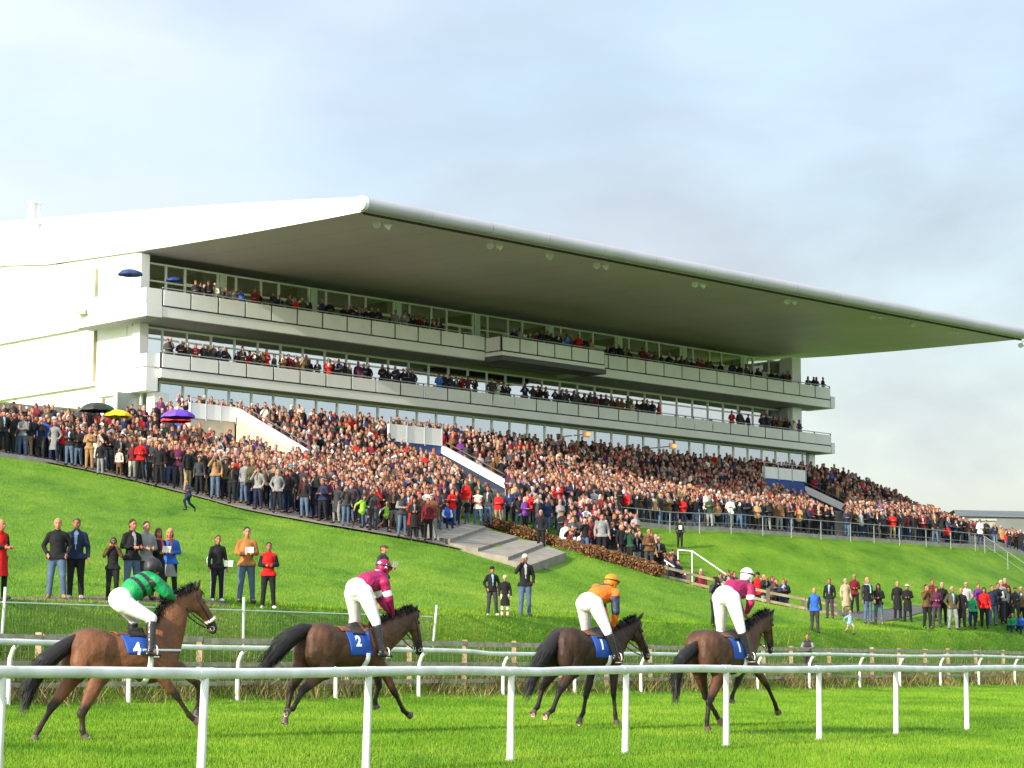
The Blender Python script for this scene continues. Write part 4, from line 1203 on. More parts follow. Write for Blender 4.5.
def trousers_org(S, k=1.0, loose=1.0, short=0.0):
    o = Org()
    o.cap(S['hipL'] - V3((0, 0, 0.03)), S['hipR'] - V3((0, 0, 0.03)), 0.108, 0.108); o.cap(S['pelvis'], S['waist'] - V3((0, 0, 0.05)), 0.112, 0.108, 0, (1.15, 0.85, 1))
    for s in 'LR':
        an = S['an' + s]; kn = S['kn' + s]
        o.cap(S['hip' + s], kn, 0.105 * loose, 0.072 * loose); o.cap(kn, kn.lerp(an, 1 - short), 0.070 * loose, 0.058 * loose)
    return o
def skirt_org(S):
    o = Org(); o.cap(S['pelvis'], S['pelvis'] - V3((0, 0, 0.55)), 0.15, 0.20, 0, (1.1, 0.85, 1)); return o
def shoes_org(S, boots=False, sides='LR'):
    o = Org()
    for s in sides:
        a, t = S['an' + s], S['to' + s]
        o.cap(a - V3((0, 0, 0.03)), t, 0.050, 0.040); o.cap(a - V3((0, 0, 0.035)) + (a - t).normalized() * V3((1, 1, 0)).length * 0.0, a, 0.048, 0.05)
        if boots: o.cap(a, a.lerp(S['kn' + s], 0.6), 0.056, 0.066)
    return o
def hair_org(S, kind):
    o = Org(); h = S['head']; r, f, u = frame_from(S['face'], S.get('hup', V3((0, 0, 1)))); M = rotm(r, f, u)
    if kind == 'short':
        o.ell(h + u * 0.040 - f * 0.022, (0.082, 0.095, 0.088), M); o.ell(h - u * 0.01 - f * 0.055, (0.074, 0.055, 0.085), M)
    elif kind == 'long':
        o.ell(h + u * 0.042 - f * 0.020, (0.086, 0.100, 0.090), M); o.ell(h - u * 0.05 - f * 0.06, (0.088, 0.058, 0.14), M)
        for s in (-1, 1): o.cap(h + r * 0.078 * s + u * 0.02 - f * 0.0, h + r * 0.085 * s - u * 0.16 - f * 0.02, 0.026, 0.03)
    elif kind == 'beanie':
        o.ell(h + u * 0.052 - f * 0.012, (0.092, 0.108, 0.088), M); o.ell(h + u * 0.02 - f * 0.03, (0.088, 0.090, 0.070), M)
    elif kind == 'cap':
        o.ell(h + u * 0.060 - f * 0.010, (0.094, 0.115, 0.052), M); o.ell(h + u * 0.048 + f * 0.095, (0.070, 0.055, 0.014), M); o.ell(h + u * 0.0 - f * 0.055, (0.074, 0.050, 0.07), M)
    elif kind == 'brim':
        o.ell(h + u * 0.075 - f * 0.01, (0.088, 0.10, 0.065), M); o.ell(h + u * 0.055 - f * 0.0, (0.150, 0.165, 0.016), M); o.ell(h - u * 0.05 - f * 0.05, (0.08, 0.05, 0.10), M)
    return o
def map_S(S, fn):
    return {q: (fn(v) if q not in ('face', 'hup') else v) for q, v in S.items()}
SK_T = [(0.37, 0.165, 0.105), (0.33, 0.132, 0.085), (0.41, 0.20, 0.135), (0.27, 0.12, 0.075)]
M_SKIN = [mat('skin_%s' % n, c, 0.55, spec=0.35, noise=(14, 0.16, (c[0] * 1.0, c[1] * 0.82, c[2] * 0.78))) for n, c in zip(('fair', 'ruddy', 'pale', 'tan'), SK_T)]
M_EYE = mat('eye_dark', (0.02, 0.015, 0.012), 0.3); M_LIP = mat('lips', (0.42, 0.14, 0.11), 0.5); M_EYEW = mat('eye_white', (0.30, 0.24, 0.20), 0.3)
# ------------------------------------------------------------------ racehorses and jockeys
class Placer:
    """local frame of one horse: x forward, y to its left, z up from the turf."""
    def __init__(s, cx, cy, Y, az, org, sc):
        s.az = R(az); s.org = org; s.sc = sc
        X = (cx - 512) / F * Y
        s.o = V3((X, Y, H(X, Y)))
        s.fw = V3((math.sin(s.az), math.cos(s.az), 0)); s.lf = V3((-math.cos(s.az), math.sin(s.az), 0))
        s.rz = math.atan2(s.fw.y, s.fw.x)
    def J(s, zx, zy, y=0.0):
        px = s.org[0] + zx / s.sc; py = s.org[1] + zy / s.sc
        d = V3(ray(px, py)); c = V3((0, 0, CAMZ))
        t = ((s.o + s.lf * y) - c).dot(s.lf) / d.dot(s.lf)
        w = c + d * t - s.o
        return V3((w.dot(s.fw), y, w.z))
M_COAT = attr_mat('horse_coat', 0.56, 0.28, bump=(6, 1.0), noisev=0.30, nscale=4)
M_HAIR = mat('horse_hair', (0.012, 0.010, 0.009), 0.55, spec=0.4)
M_HOOF = mat('hoof_horn', (0.10, 0.07, 0.05), 0.5); M_SOLE = mat('hoof_sole', (0.55, 0.28, 0.14), 0.7)
M_LEATH = mat('black_leather', (0.02, 0.016, 0.014), 0.4); M_BRN = mat('brown_leather', (0.16, 0.06, 0.025), 0.5)
M_CLOTH = mat('saddle_cloth_blue', (0.02, 0.09, 0.42), 0.7, noise=(8, 0.2, None)); M_WH = mat('white_cloth', (0.80, 0.80, 0.80), 0.7)
M_BREECH = mat('white_breeches', (0.80, 0.79, 0.77), 0.55, noise=(5, 0.08, None), bump=(14, 0.35))
M_BOOT = mat('jockey_boot', (0.018, 0.018, 0.02), 0.25, spec=0.6, bump=(20, 0.2)); M_IRON = mat('stirrup_iron', (0.75, 0.74, 0.70), 0.3, metal=0.6)
M_FLEECE = mat('noseband_fleece', (0.80, 0.74, 0.62), 0.95, bump=(60, 0.8))

def bvh_of(me):
    return BVHTree.FromPolygons([v.co[:] for v in me.vertices], [p.vertices[:] for p in me.polygons])
def drape(name, bvh, x0, x1, ang0, ang1, off, m, parent, nx=22, na=22, zc=1.15, edge=None):
    """cloth that follows the barrel: rays shot inward round the x axis."""
    vs = []; fs = []
    for i in range(nx + 1):
        for j in range(na + 1):
            a = ang0 + (ang1 - ang0) * j / na
            xa = x0 + (x1 - x0) * i / nx
            if edge: xa += edge(i / nx, j / na)
            d = V3((0, math.cos(a), math.sin(a)))
            hit = bvh.ray_cast(V3((xa, 0, zc)) + d * 1.2, -d)
            p = hit[0] + d * off if hit[0] else V3((xa, 0, zc)) + d * 0.3
            vs.append(tuple(p))
    for i in range(nx):
        for j in range(na):
            k = i * (na + 1) + j; fs.append((k, k + 1, k + na + 2, k + na + 1))
    me = bpy.data.meshes.new(name); me.from_pydata(vs, [], fs); me.polygons.foreach_set('use_smooth', [True] * len(fs)); me.update()
    o = linkobj(name, me, parent, [m])
    sd = o.modifiers.new('t', 'SOLIDIFY'); sd.thickness = 0.012; sd.offset = 1
    return o
def strands(name, roots, dirs, n, length, w, parent, m, droop=0.5, spread=0.2, lod=5):
    """hair: thin tapering ribbons."""
    mb = MB()
    for i in range(n):
        t = rng.random() * (len(roots) - 1.001); k = int(t); f_ = t - k
        p = V3(roots[k]).lerp(V3(roots[k + 1]), f_); d = V3(dirs[k]).lerp(V3(dirs[k + 1]), f_).normalized()
        d = (d + V3((rng.gauss(0, spread), rng.gauss(0, spread), rng.gauss(0, spread * .7)))).normalized()
        L_ = length * rng.uniform(0.6, 1.15); pts = [p]
        for j in range(lod):
            d = (d + V3((0, 0, -droop / lod))).normalized(); pts.append(pts[-1] + d * L_ / lod)
        s = d.cross(V3((rng.gauss(0, 1), rng.gauss(0, 1), rng.gauss(0, 1)))).normalized()
        vs = []
        for j, q in enumerate(pts):
            ww = w * (1 - 0.75 * j / lod); vs += [q - s * ww, q + s * ww]
        mb.add(vs, [(2 * j, 2 * j + 1, 2 * j + 3, 2 * j + 2) for j in range(lod)])
    return mb.build(name, m, parent)

def make_horse(P, base, dark, spec, label, number, dz, collar=None):
    root = empty('racehorse', P.o, P.rz, label, 'horse', 'horses galloping in the race')
    J = P.J; o = Org(); Z = dz
    def e(c, r, rot=None): o.ell((c[0], c[1], c[2] + Z), r, rot)
    ry = lambda a: Matrix.Rotation(R(a), 3, 'Y')
    # trunk
    e((0.06, 0, 1.20), (0.60, 0.285, 0.32)); e((0.40, 0, 1.17), (0.36, 0.25, 0.36)); e((-0.18, 0, 1.27), (0.48, 0.26, 0.25))
    e((-0.50, 0.125, 1.27), (0.36, 0.195, 0.31), ry(12)); e((-0.50, -0.125, 1.27), (0.36, 0.195, 0.31), ry(12))
    e((-0.46, 0, 1.38), (0.34, 0.17, 0.20), ry(10)); e((-0.72, 0.14, 1.12), (0.15, 0.14, 0.25)); e((-0.72, -0.14, 1.12), (0.15, 0.14, 0.25))
    e((0.30, 0, 1.43), (0.34, 0.09, 0.15)); e((0.62, 0, 1.12), (0.20, 0.21, 0.25)); e((0.40, 0, 0.98), (0.32, 0.19, 0.15))
    for s in (-1, 1):
        e((0.47, 0.16 * s, 1.20), (0.17, 0.10, 0.33), ry(-22)); e((0.34, 0.17 * s, 1.08), (0.20, 0.08, 0.13))
        e((-0.30, 0.17 * s, 1.13), (0.16, 0.08, 0.18))
    # neck
    nb = V3((0.55, 0, 1.24 + Z)); nm = J(*spec['neck']); pl = J(*spec['poll']); sqn = (1, 0.62, 1)
    o.chain([nb, nb.lerp(nm, 0.55), nm, pl], [0.31, 0.26, 0.205, 0.125], 0, sqn)
    crest0 = V3((0.38, 0, 1.47 + Z))
    # head
    jw = J(*spec['jaw']); mh = J(*spec['mid']); mz = J(*spec['muz']); sqh = (1, 0.72, 1)
    axis = (mz - pl).normalized(); 
    o.chain([pl, jw.lerp(pl, 0.25), mh, mz], [0.10, 0.125, 0.088, 0.066], 0, sqh)
    for s in (-1, 1):
        o.ell(jw + V3((0, 0.055 * s, 0)), (0.10, 0.04, 0.11)); o.ell(pl.lerp(mh, 0.42) + V3((0.03, 0.062 * s, 0.03)), (0.035, 0.022, 0.026))   # cheek, eye ridge
        o.ell(mz + axis * 0.03 + V3((0, 0.035 * s, 0.015)), (0.03, 0.022, 0.028))
    o.ell(mz + axis * 0.035 + V3((-0.02, 0, -0.02)), (0.055, 0.045, 0.05))
    o.ell(mz + V3((-0.045, 0, -0.055)), (0.05, 0.035, 0.03))
    # legs
    darkpts = []
    hoofs = []
    for kind, y, pts in spec['legs']:
        q = [J(zx, zy, y) for zx, zy in pts]
        if kind == 'f':
            top = V3((0.44, y * 0.95, 1.12 + Z)); el = q[0]
            o.chain([top, el, q[1]], [0.15, 0.095, 0.056], 0, (1, 0.8, 1))
            o.ell(q[1], (0.062, 0.050, 0.062)); o.chain([q[1], q[1].lerp(q[2], 0.3), q[2]], [0.050, 0.036, 0.036]); o.ell(q[2], (0.050, 0.042, 0.050))
            darkpts.append((q[1], q[2], q[3]))
        else:
            top = V3((-0.50, y * 0.9, 1.20 + Z)); st_ = q[0]
            o.chain([top, st_], [0.23, 0.165], 0, (1, 0.72, 1)); o.cap(st_, q[1], 0.145, 0.062, 0, (1, 0.75, 1))
            dd = (q[1] - st_).normalized(); bk = (dd + (q[1] - q[2]).normalized()).normalized()
            o.ell(q[1] + bk * 0.02, (0.062, 0.05, 0.068)); o.cap(q[1] + bk * 0.045, st_.lerp(q[1], 0.55), 0.024, 0.05)
            o.chain([q[1], q[1].lerp(q[2], 0.3), q[2]], [0.056, 0.042, 0.040]); o.ell(q[2], (0.052, 0.045, 0.052))
            darkpts.append((q[1], q[2], q[3]))
        o.cap(q[2], q[2].lerp(q[3], 0.62), 0.040, 0.042)
        hoofs.append((q[2], q[3]))
    me = o.mesh('horse_body', 0.019, 5)
    V = vert_co(me)
    C = np.tile(np.array(base), (len(V), 1))
    # dark points, muzzle and topline are coat pattern
    def blend(w, c):
        w = np.clip(w, 0, 1)[:, None]; return C * (1 - w) + np.array(c) * w
    for a, b_, c_ in darkpts:
        for u_, v_ in ((a, b_), (b_, c_)):
            u = np.array(u_); v = np.array(v_); d = v - u; t = np.clip((V - u) @ d / (d @ d), 0, 1); r_ = np.linalg.norm(V - (u + t[:, None] * d), axis=1)
            C = blend((0.17 - r_) / 0.08, dark)
    r_ = np.linalg.norm(V - np.array(mz), axis=1); C = blend((0.18 - r_) / 0.10, dark)
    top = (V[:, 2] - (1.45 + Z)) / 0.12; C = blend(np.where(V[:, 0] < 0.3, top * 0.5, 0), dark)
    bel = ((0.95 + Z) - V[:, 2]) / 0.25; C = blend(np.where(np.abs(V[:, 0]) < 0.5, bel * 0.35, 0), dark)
    if spec.get('blaze'):
        pass
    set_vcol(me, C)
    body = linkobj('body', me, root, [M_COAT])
    bv = bvh_of(me)
    # hooves
    for a, b_ in hoofs:
        d = (b_ - a).normalized(); m_ = a.lerp(b_, 0.62); h = MB()
        f2 = V3((d.z * -1, 0, d.x)); f2 = f2 if f2.x > 0 else -f2
        e1 = b_ + f2 * 0.02
        h.tube([m_ - d * 0.01, e1], [0.043, 0.062], 14); ho = h.build('hoof', M_HOOF, body)
        s_ = MB(); s_.tube([e1 + d * 0.001, e1 + d * 0.004], [0.050, 0.050], 12); s_.build('sole', M_SOLE, root)
        s_ = MB()
        arc = [e1 + d * 0.006 + (f2 * math.cos(q) + V3((0, 1, 0)) * math.sin(q)) * 0.052 for q in np.linspace(-2.5, 2.5, 13)]
        s_.tube(arc, 0.008, 6); s_.build('horseshoe', M_IRON, root)
    # eyes and ears
    for s in (-1, 1):
        ec = pl.lerp(mh, 0.44) + V3((0.035, 0.080 * s, 0.020)); b = MB(); b.ball(ec, 0.020, 0.014, 0.020, 10, 6); b.build('eye', mat('horse_eye', (0.01, 0.006, 0.004), 0.08, spec=0.9), body)
    for (zx, zy), s in zip(spec['ears'], (-1, 1)):
        tip = J(zx, zy, 0.065 * s); bs = pl + V3((0.0, 0.05 * s, 0.06)); md = bs.lerp(tip, 0.45) + V3((0, 0.012 * s, 0))
        b = Org(); b.chain([bs, md, tip], [0.032, 0.034, 0.008], 0, (1, 0.7, 1)); me2 = b.mesh('ear', 0.009, 3); set_vcol(me2, np.tile(np.array(dark) * 1.1, (len(me2.vertices), 1))); linkobj('ear', me2, body, [M_COAT])
    # mane and forelock
    rts = []; drs = []
    npts = [crest0.lerp(nm, 0.15), crest0.lerp(nm, 0.6), nm.lerp(pl, 0.4), pl]
    for q in npts:
        hit = bv.ray_cast(q + V3((-0.25, 0, 0.8)), V3((0.3, 0, -0.8)).normalized())
        rts.append(hit[0] if hit[0] else q); drs.append((-0.35, -0.55, 0.35))
    strands('mane', rts, drs, 420, 0.17, 0.008, root, M_HAIR, 1.7, 0.28)
    strands('mane', [V3(r) for r in rts], [(-0.5, 0.1, 0.8)] * 4, 260, 0.09, 0.008, root, M_HAIR, 0.5, 0.35)
    strands('forelock', [pl + V3((0.02, -0.02, 0.08)), pl + V3((0.02, 0.02, 0.08))], [(0.8, 0, 0.1)] * 2, 60, 0.16, 0.007, root, M_HAIR, 1.2, 0.2)
    # tail: dock plus hair
    tp = [J(zx, zy, 0.0) for zx, zy in spec['tail']]
    b = Org(); nT = len(tp)
    b.chain([V3((-0.66, 0, 1.40 + Z))] + tp, [0.06] + spec['tailr'], 0, (1, 0.8, 1)); me3 = b.mesh('tail', 0.02, 3)
    tl = linkobj('tail', me3, root, [M_HAIR])
    drs = [(tp[min(i + 1, nT - 1)] - tp[max(0, i - 1)]).normalized() for i in range(nT)]
    mb_n = 700
    rr = spec['tailr']
    mbt = MB()
    for i in range(mb_n):
        t = rng.random() ** 0.7 * (nT - 1.001); k = int(t); f_ = t - k; rad = rr[k] * (1 - f_) + rr[k + 1] * f_
        th = rng.uniform(0, 6.28); d = drs[k].lerp(drs[k + 1], f_).normalized(); x_ = d.orthogonal().normalized(); y_ = d.cross(x_)
        p = tp[k].lerp(tp[k + 1], f_) + (x_ * math.cos(th) + y_ * math.sin(th) * 0.8) * rad * rng.uniform(0.8, 1.12)
        L_ = rng.uniform(0.18, 0.42); sd = (x_ * math.cos(th + 1.57) + y_ * math.sin(th + 1.57)) * 0.006; pts = []
        for j in range(5):
            kk = min(k + 1 if j > 2 else k, nT - 1); d = (d * 0.7 + drs[kk] * 0.3 + V3((rng.gauss(0, .08), rng.gauss(0, .08), -0.06))).normalized(); pts.append(p); p = p + d * L_ / 4
        vs = []
        for j, q in enumerate(pts): w_ = 1 - 0.2 * j; vs += [q - sd * w_, q + sd * w_]
        mbt.add(vs, [(2 * j, 2 * j + 1, 2 * j + 3, 2 * j + 2) for j in range(4)])
    mbt.build('tail_hair', M_HAIR, tl)
    # saddle cloth, number, saddle, girth
    x0, x1 = spec.get('cloth', (-0.15, 0.31))
    drape('saddle_cloth', bv, x0, x1, R(180 - 11), R(11), 0.014, M_CLOTH, root, 18, 30, edge=lambda i, j: 0.0 + 0.07 * abs(j - 0.5) * 2)
    cu = bpy.data.curves.new('number', 'FONT'); cu.body = number; cu.size = 0.22; cu.align_x = 'CENTER'; cu.extrude = 0; cu.offset = 0.012; cu.resolution_u = 3
    tmp = bpy.data.objects.new('n', cu); COL.objects.link(tmp)
    dg = bpy.context.evaluated_depsgraph_get(); dg.update(); m0 = bpy.data.meshes.new_from_object(tmp.evaluated_get(dg)); bpy.data.objects.remove(tmp)
    bm = bmesh.new(); bm.from_mesh(m0); bmesh.ops.subdivide_edges(bm, edges=[e_ for e_ in bm.edges if e_.calc_length() > 0.05], cuts=2, use_grid_fill=True); bmesh.ops.triangulate(bm, faces=bm.faces[:]); bm.to_mesh(m0); bm.free()
    for side in (-1, 1):
        m1 = m0.copy(); m1.name = 'number'
        cx = (x0 + x1) / 2 - 0.02; zc0 = 1.225 + Z
        for v in m1.vertices:
            X_ = cx + v.co.x * (1 if side < 0 else -1); Zt = zc0 + v.co.y
            h = bv.ray_cast(V3((X_, side * 1.2, Zt)), V3((0, -side, 0)))
            v.co = (h[0] + V3((0, side * 0.020, 0.0))) if h[0] else V3((X_, side * 0.3, Zt))
        if side > 0: m1.flip_normals()
        linkobj('number', m1, root, [M_WH])
    drape('saddle', bv, x0 + 0.14, x1 - 0.06, R(180 - 58), R(58), 0.032, M_LEATH, root, 12, 18)
    drape('saddle_pad', bv, x0 - 0.05, x1 + 0.03, R(180 - 66), R(66), 0.022, M_BRN, root, 12, 14)
    drape('girth', bv, 0.24, 0.32, R(-200), R(20), 0.014, M_WH if collar is None else collar, root, 3, 40)
    # bridle: noseband, cheek strap, browband, reins
    def ring(c, ax, rad, sq, r, name, m):
        ax = ax.normalized(); up = V3((0, 1, 0)).cross(ax).normalized(); b = MB()
        pts = [c + V3((0, 1, 0)) * math.cos(q) * rad * sq + up * math.sin(q) * rad for q in np.linspace(0, 2 * math.pi, 17)]
        b.tube(pts, r, 6); return b.build(name, m, root)
    nbp = mh.lerp(mz, 0.45)
    if spec.get('fleece'): ring(nbp, mz - mh, 0.084, 0.82, 0.026, 'noseband', M_FLEECE)
    else: ring(nbp, mz - mh, 0.083, 0.80, 0.010, 'noseband', M_LEATH)
    ring(pl.lerp(mh, 0.22), (mh - pl) + V3((0.12, 0, 0.06)), 0.122, 0.74, 0.010, 'browband', M_LEATH)
    bit = mz.lerp(mh, 0.10) + V3((-0.04, 0, -0.035))
    for s in (-1, 1):
        b = MB(); b.tube([pl + V3((0, 0.03 * s, 0.1)), pl.lerp(jw, 0.5) + V3((0, 0.095 * s, 0)), mh + V3((-0.02, 0.080 * s, -0.01)), bit + V3((0, 0.062 * s, 0))], 0.009, 6); b.build('cheek_strap', M_LEATH, root)
        b = MB(); q = bit + V3((0, 0.066 * s, 0)); b.tube([q + V3((math.cos(t_) * 0.032, 0, math.sin(t_) * 0.032)) for t_ in np.linspace(0, 6.283, 13)], 0.006, 6); b.build('bit_ring', M_IRON, root)
        hp_ = spec['rein']; hd = J(hp_[0], hp_[1], 0.07 * s)
        mdp = bit.lerp(hd, 0.5) + V3((0, 0.10 * s, -0.05))
        b = MB(); b.tube([bit + V3((0, 0.068 * s, 0)), bit.lerp(hd, 0.25) + V3((0, 0.10 * s, -0.035)), mdp, hd], 0.010, 6); b.build('rein', M_LEATH, root)
    if spec.get('breast'):
        b = MB(); pts = []
        for y_ in np.linspace(-1.0, 1.0, 17):
            a_ = y_ * 2.2; d = V3((math.cos(a_), math.sin(a_), 0)); h = bv.ray_cast(V3((0.35, 0, 1.28 + Z)) + d * 1.2, -d)
            if h[0]: pts.append(h[0] + d * 0.012)
        b.tube(pts, 0.018, 6); b.build('breast_girth', M_WH, root)
    return root, bv

def make_jockey(P, spec, label, silk_fn, helmet_col, helmet_name, skin=0, star=False, goggles=False):
    J = P.J; y = spec
    S = {}
    S['pelvis'] = J(*y['pelvis']); S['chest'] = J(*y['chest']); S['neck'] = J(*y['neck']); S['head'] = J(*y['head'])
    S['waist'] = S['pelvis'].lerp(S['chest'], 0.45) + V3((0, 0, 0.03))
    for s, sg in (('R', -1), ('L', 1)):
        S['sh' + s] = J(*y['sh' + s], 0.185 * sg); S['el' + s] = J(*y['el' + s], 0.22 * sg); S['ha' + s] = J(*y['ha' + s], 0.075 * sg)
        S['hip' + s] = J(*y['hip' + s], 0.10 * sg)
        if 'kn' + s in y: S['kn' + s] = J(*y['kn' + s], 0.27 * sg)
        if 'an' + s in y:
            S['an' + s] = J(*y['an' + s], 0.33 * sg); S['to' + s] = J(*y['to' + s], 0.36 * sg)
    for q in ('kn', 'an', 'to'):
        if q + 'L' not in S or q + 'L' not in y:
            S[q + 'L'] = V3((S[q + 'R'].x, -S[q + 'R'].y, S[q + 'R'].z))
    S['face'] = V3(y.get('face', (1, 0, -0.25)))
    root = empty('jockey', P.o, P.rz, label, 'jockey', 'jockeys riding in the race')
    root.location = P.o
    # the wrist is a little short of where the fingers close on the rein
    for s in 'LR':
        d = (S['ha' + s] - S['el' + s]).normalized(); S['ha' + s] = S['ha' + s] - d * 0.08
    bo = body_org(S, 1.0, 0.95, 0.88); me = bo.mesh('jockey_body', 0.0125, 3); head_tags(me, S)
    linkobj('body', me, root, [M_SKIN[skin], M_EYE, M_LIP, M_EYEW])
    # silks
    o = Org(); up = (S['chest'] - S['pelvis']).normalized()
    o.chain([S['pelvis'] + up * 0.09, S['waist'], S['chest']], [0.150, 0.170, 0.175], 0, (1, 1.10, 1))
    o.cap(S['chest'], S['neck'], 0.168, 0.080); o.cap(S['neck'], S['neck'].lerp(S['head'], 0.25), 0.070, 0.064)
    o.cap(S['shL'], S['shR'], 0.092, 0.092)
    for s in 'LR':
        o.cap(S['sh' + s], S['el' + s], 0.084, 0.072, 1); o.cap(S['el' + s], S['ha' + s], 0.070, 0.043, 2)
    me = o.mesh('silks', 0.0125, 4)
    V = vert_co(me); set_vcol(me, silk_fn(V, S, o.tags(V)))
    linkobj('silks', me, root, [attr_mat('racing_silk', 0.5, 0.4, bump=(12, 1.0), noisev=0.10, nscale=9)])
    o = Org(); o.cap(S['hipL'], S['hipR'], 0.142, 0.142); o.ell(S['pelvis'] - up * 0.03, (0.18, 0.19, 0.17)); o.cap(S['pelvis'], S['pelvis'] + up * 0.08, 0.145, 0.140, 0, (1, 1.1, 1))
    for s in 'LR': o.cap(S['hip' + s], S['kn' + s], 0.138, 0.080); o.cap(S['kn' + s], S['kn' + s].lerp(S['an' + s], 0.2), 0.078, 0.064)
    linkobj('breeches', o.mesh('breeches', 0.014, 4), root, [M_BREECH])
    for s in 'LR':
        o = Org(); k_, a_, t_ = S['kn' + s], S['an' + s], S['to' + s]
        o.chain([k_.lerp(a_, 0.16), k_.lerp(a_, 0.5), a_], [0.074, 0.066, 0.050]); o.cap(a_, a_ - V3((0.04, 0, 0.05)), 0.045, 0.04); o.cap(a_ - V3((0.02, 0, 0.04)), t_, 0.042, 0.036)
        bt = linkobj('boot', o.mesh('boot', 0.0125, 3), root, [M_BOOT])
        # stirrup iron and leather
        ft = a_.lerp(t_, 0.6); b = MB()
        b.tube([ft + V3((0, math.cos(q) * 0.06, math.sin(q) * 0.085 + 0.02)) for q in np.linspace(-0.5, math.pi + 0.5, 15)], 0.011, 6)
        b.box(ft.x - 0.03, ft.x + 0.03, ft.y - 0.055, ft.y + 0.055, ft.z - 0.058, ft.z - 0.045); b.build('stirrup', M_IRON, root)
    # helmet with peak
    r, f, u = frame_from(S['face']); M = rotm(r, f, u); h = S['head']
    o = Org(); o.ell(h + u * 0.035 - f * 0.012, (0.112, 0.132, 0.118), M); o.ell(h + u * 0.0 - f * 0.05, (0.10, 0.085, 0.10), M); o.ell(h + u * 0.045 + f * 0.12, (0.075, 0.055, 0.014), M)
    for s_ in (-1, 1): o.cap(h + r * 0.092 * s_ - u * 0.0, h + r * 0.06 * s_ - u * 0.09 + f * 0.03, 0.016, 0.012)
    hm = linkobj('helmet', o.mesh('helmet', 0.0125, 3), root, [mat(helmet_name, helmet_col, 0.5, noise=(6, 0.15, None))])
    if star:
        b = MB(); c = h + u * 0.06 - f * 0.128 + r * 0.02
        bvh_h = bvh_of(hm.data)
        pts = []
        rr, ff, uu = r, f, u
        for dirv, nm in ((r - f * 0.35 + u * 0.25, 'a'), (-f + r * 0.25 + u * 0.5, 'b')):
            d = dirv.normalized(); h0 = bvh_h.ray_cast(h + d * 0.4, -d)
            if not h0[0]: continue
            a1 = d.orthogonal().normalized(); a2 = d.cross(a1); ring_ = []
            for q in range(10):
                rad = 0.045 if q % 2 == 0 else 0.019; w_ = h0[0] + (a1 * math.cos(q * math.pi / 5) + a2 * math.sin(q * math.pi / 5)) * rad
                h2 = bvh_h.ray_cast(w_ + d * 0.3, -d); ring_.append((h2[0] if h2[0] else w_) + d * 0.004)
            k0 = len(b.v); b.add([h0[0] + d * 0.006] + ring_, [(0, i + 1, (i + 1) % 10 + 1) for i in range(10)])
        b.build('helmet_star', M_WH, hm)
    if goggles:
        b = MB(); pts = [h + u * 0.035 + (r * math.cos(q) * 0.118 + f * math.sin(q) * 0.138) for q in np.linspace(0, 6.283, 21)]
        b.tube(pts, 0.012, 6); b.build('goggle_strap', M_LEATH, hm)
        b = MB(); b.ball(h + f * 0.10 + u * 0.012, 0.06, 0.045, 0.03, 10, 6); b.build('goggles', mat('goggle_lens', (0.05, 0.05, 0.06), 0.1, spec=0.8), hm)
    return root

def along(V, a, b):
    a = np.array(a); b = np.array(b); d = b - a; return (V - a) @ d / (d @ d)
GREEN = (0.005, 0.26, 0.075); BLK = (0.012, 0.014, 0.014); MAROON = (0.30, 0.006, 0.075); WHT = (0.78, 0.78, 0.78); ORG = (0.78, 0.16, 0.01); NAVY = (0.018, 0.028, 0.065)
def silk_green(V, S, T):
    C = np.tile(np.array(GREEN), (len(V), 1)); t = along(V, S['pelvis'], S['neck'])
    m = (T == 0) & ((np.abs((t - 0.47)) < 0.055) | (np.abs((t - 0.72)) < 0.055)); C[m] = BLK
    return C
def silk_maroon(V, S, T):
    C = np.tile(np.array(MAROON), (len(V), 1))
    for s in 'LR':
        t = along(V, S['sh' + s], S['el' + s]); m = (T == 1) & (np.abs(t - 0.66) < 0.16) & (np.sign(V[:, 1]) == (1 if s == 'L' else -1)); C[m] = WHT
    t = along(V, S['pelvis'], S['neck']); ce = np.array(S['chest']); 
    m = (T == 0) & (np.abs(V[:, 1]) < 0.07) & (t > 0.72) & (t < 0.88) & (V[:, 2] > ce[2]); C[m] = WHT
    return C
def silk_orange(V, S, T):
    C = np.tile(np.array(ORG), (len(V), 1)); C[T == 1] = NAVY
    t = along(V, S['pelvis'], S['neck']); m = (T == 0) & (np.abs(V[:, 1] + 0.30 * (t - 0.62) * 1.0 + 0.02) < 0.05) & (V[:, 2] > np.array(S['chest'])[2] - 0.35); C[m] = NAVY
    return C

P1 = Placer(127, 0, 31.0, 54, (20, 550), 3.838)
P2 = Placer(345, 0, 34.6, 45, (255, 555), 4.267)
P3 = Placer(587, 0, 37.2, 44, (520, 565), 4.514)
P4 = Placer(722, 0, 37.0, 40, (660, 565), 4.514)
H1s = dict(neck=(598, 225), poll=(668, 170), jaw=(675, 212), mid=(715, 248), muz=(742, 298), ears=[(692, 112), (676, 118)], rein=(600, 190), fleece=True, breast=True,
           tail=[(222, 335), (160, 380), (95, 430), (60, 485), (40, 545)], tailr=[0.07, 0.12, 0.14, 0.11, 0.05],
           legs=[('h', -0.16, [(305, 480), (238, 628), (240, 690), (248, 722)]), ('h', 0.16, [(215, 470), (122, 605), (72, 688), (50, 728)]),
                 ('f', -0.15, [(535, 475), (600, 560), (648, 632), (680, 665)]), ('f', 0.15, [(610, 450), (684, 515), (688, 588), (668, 634)])])
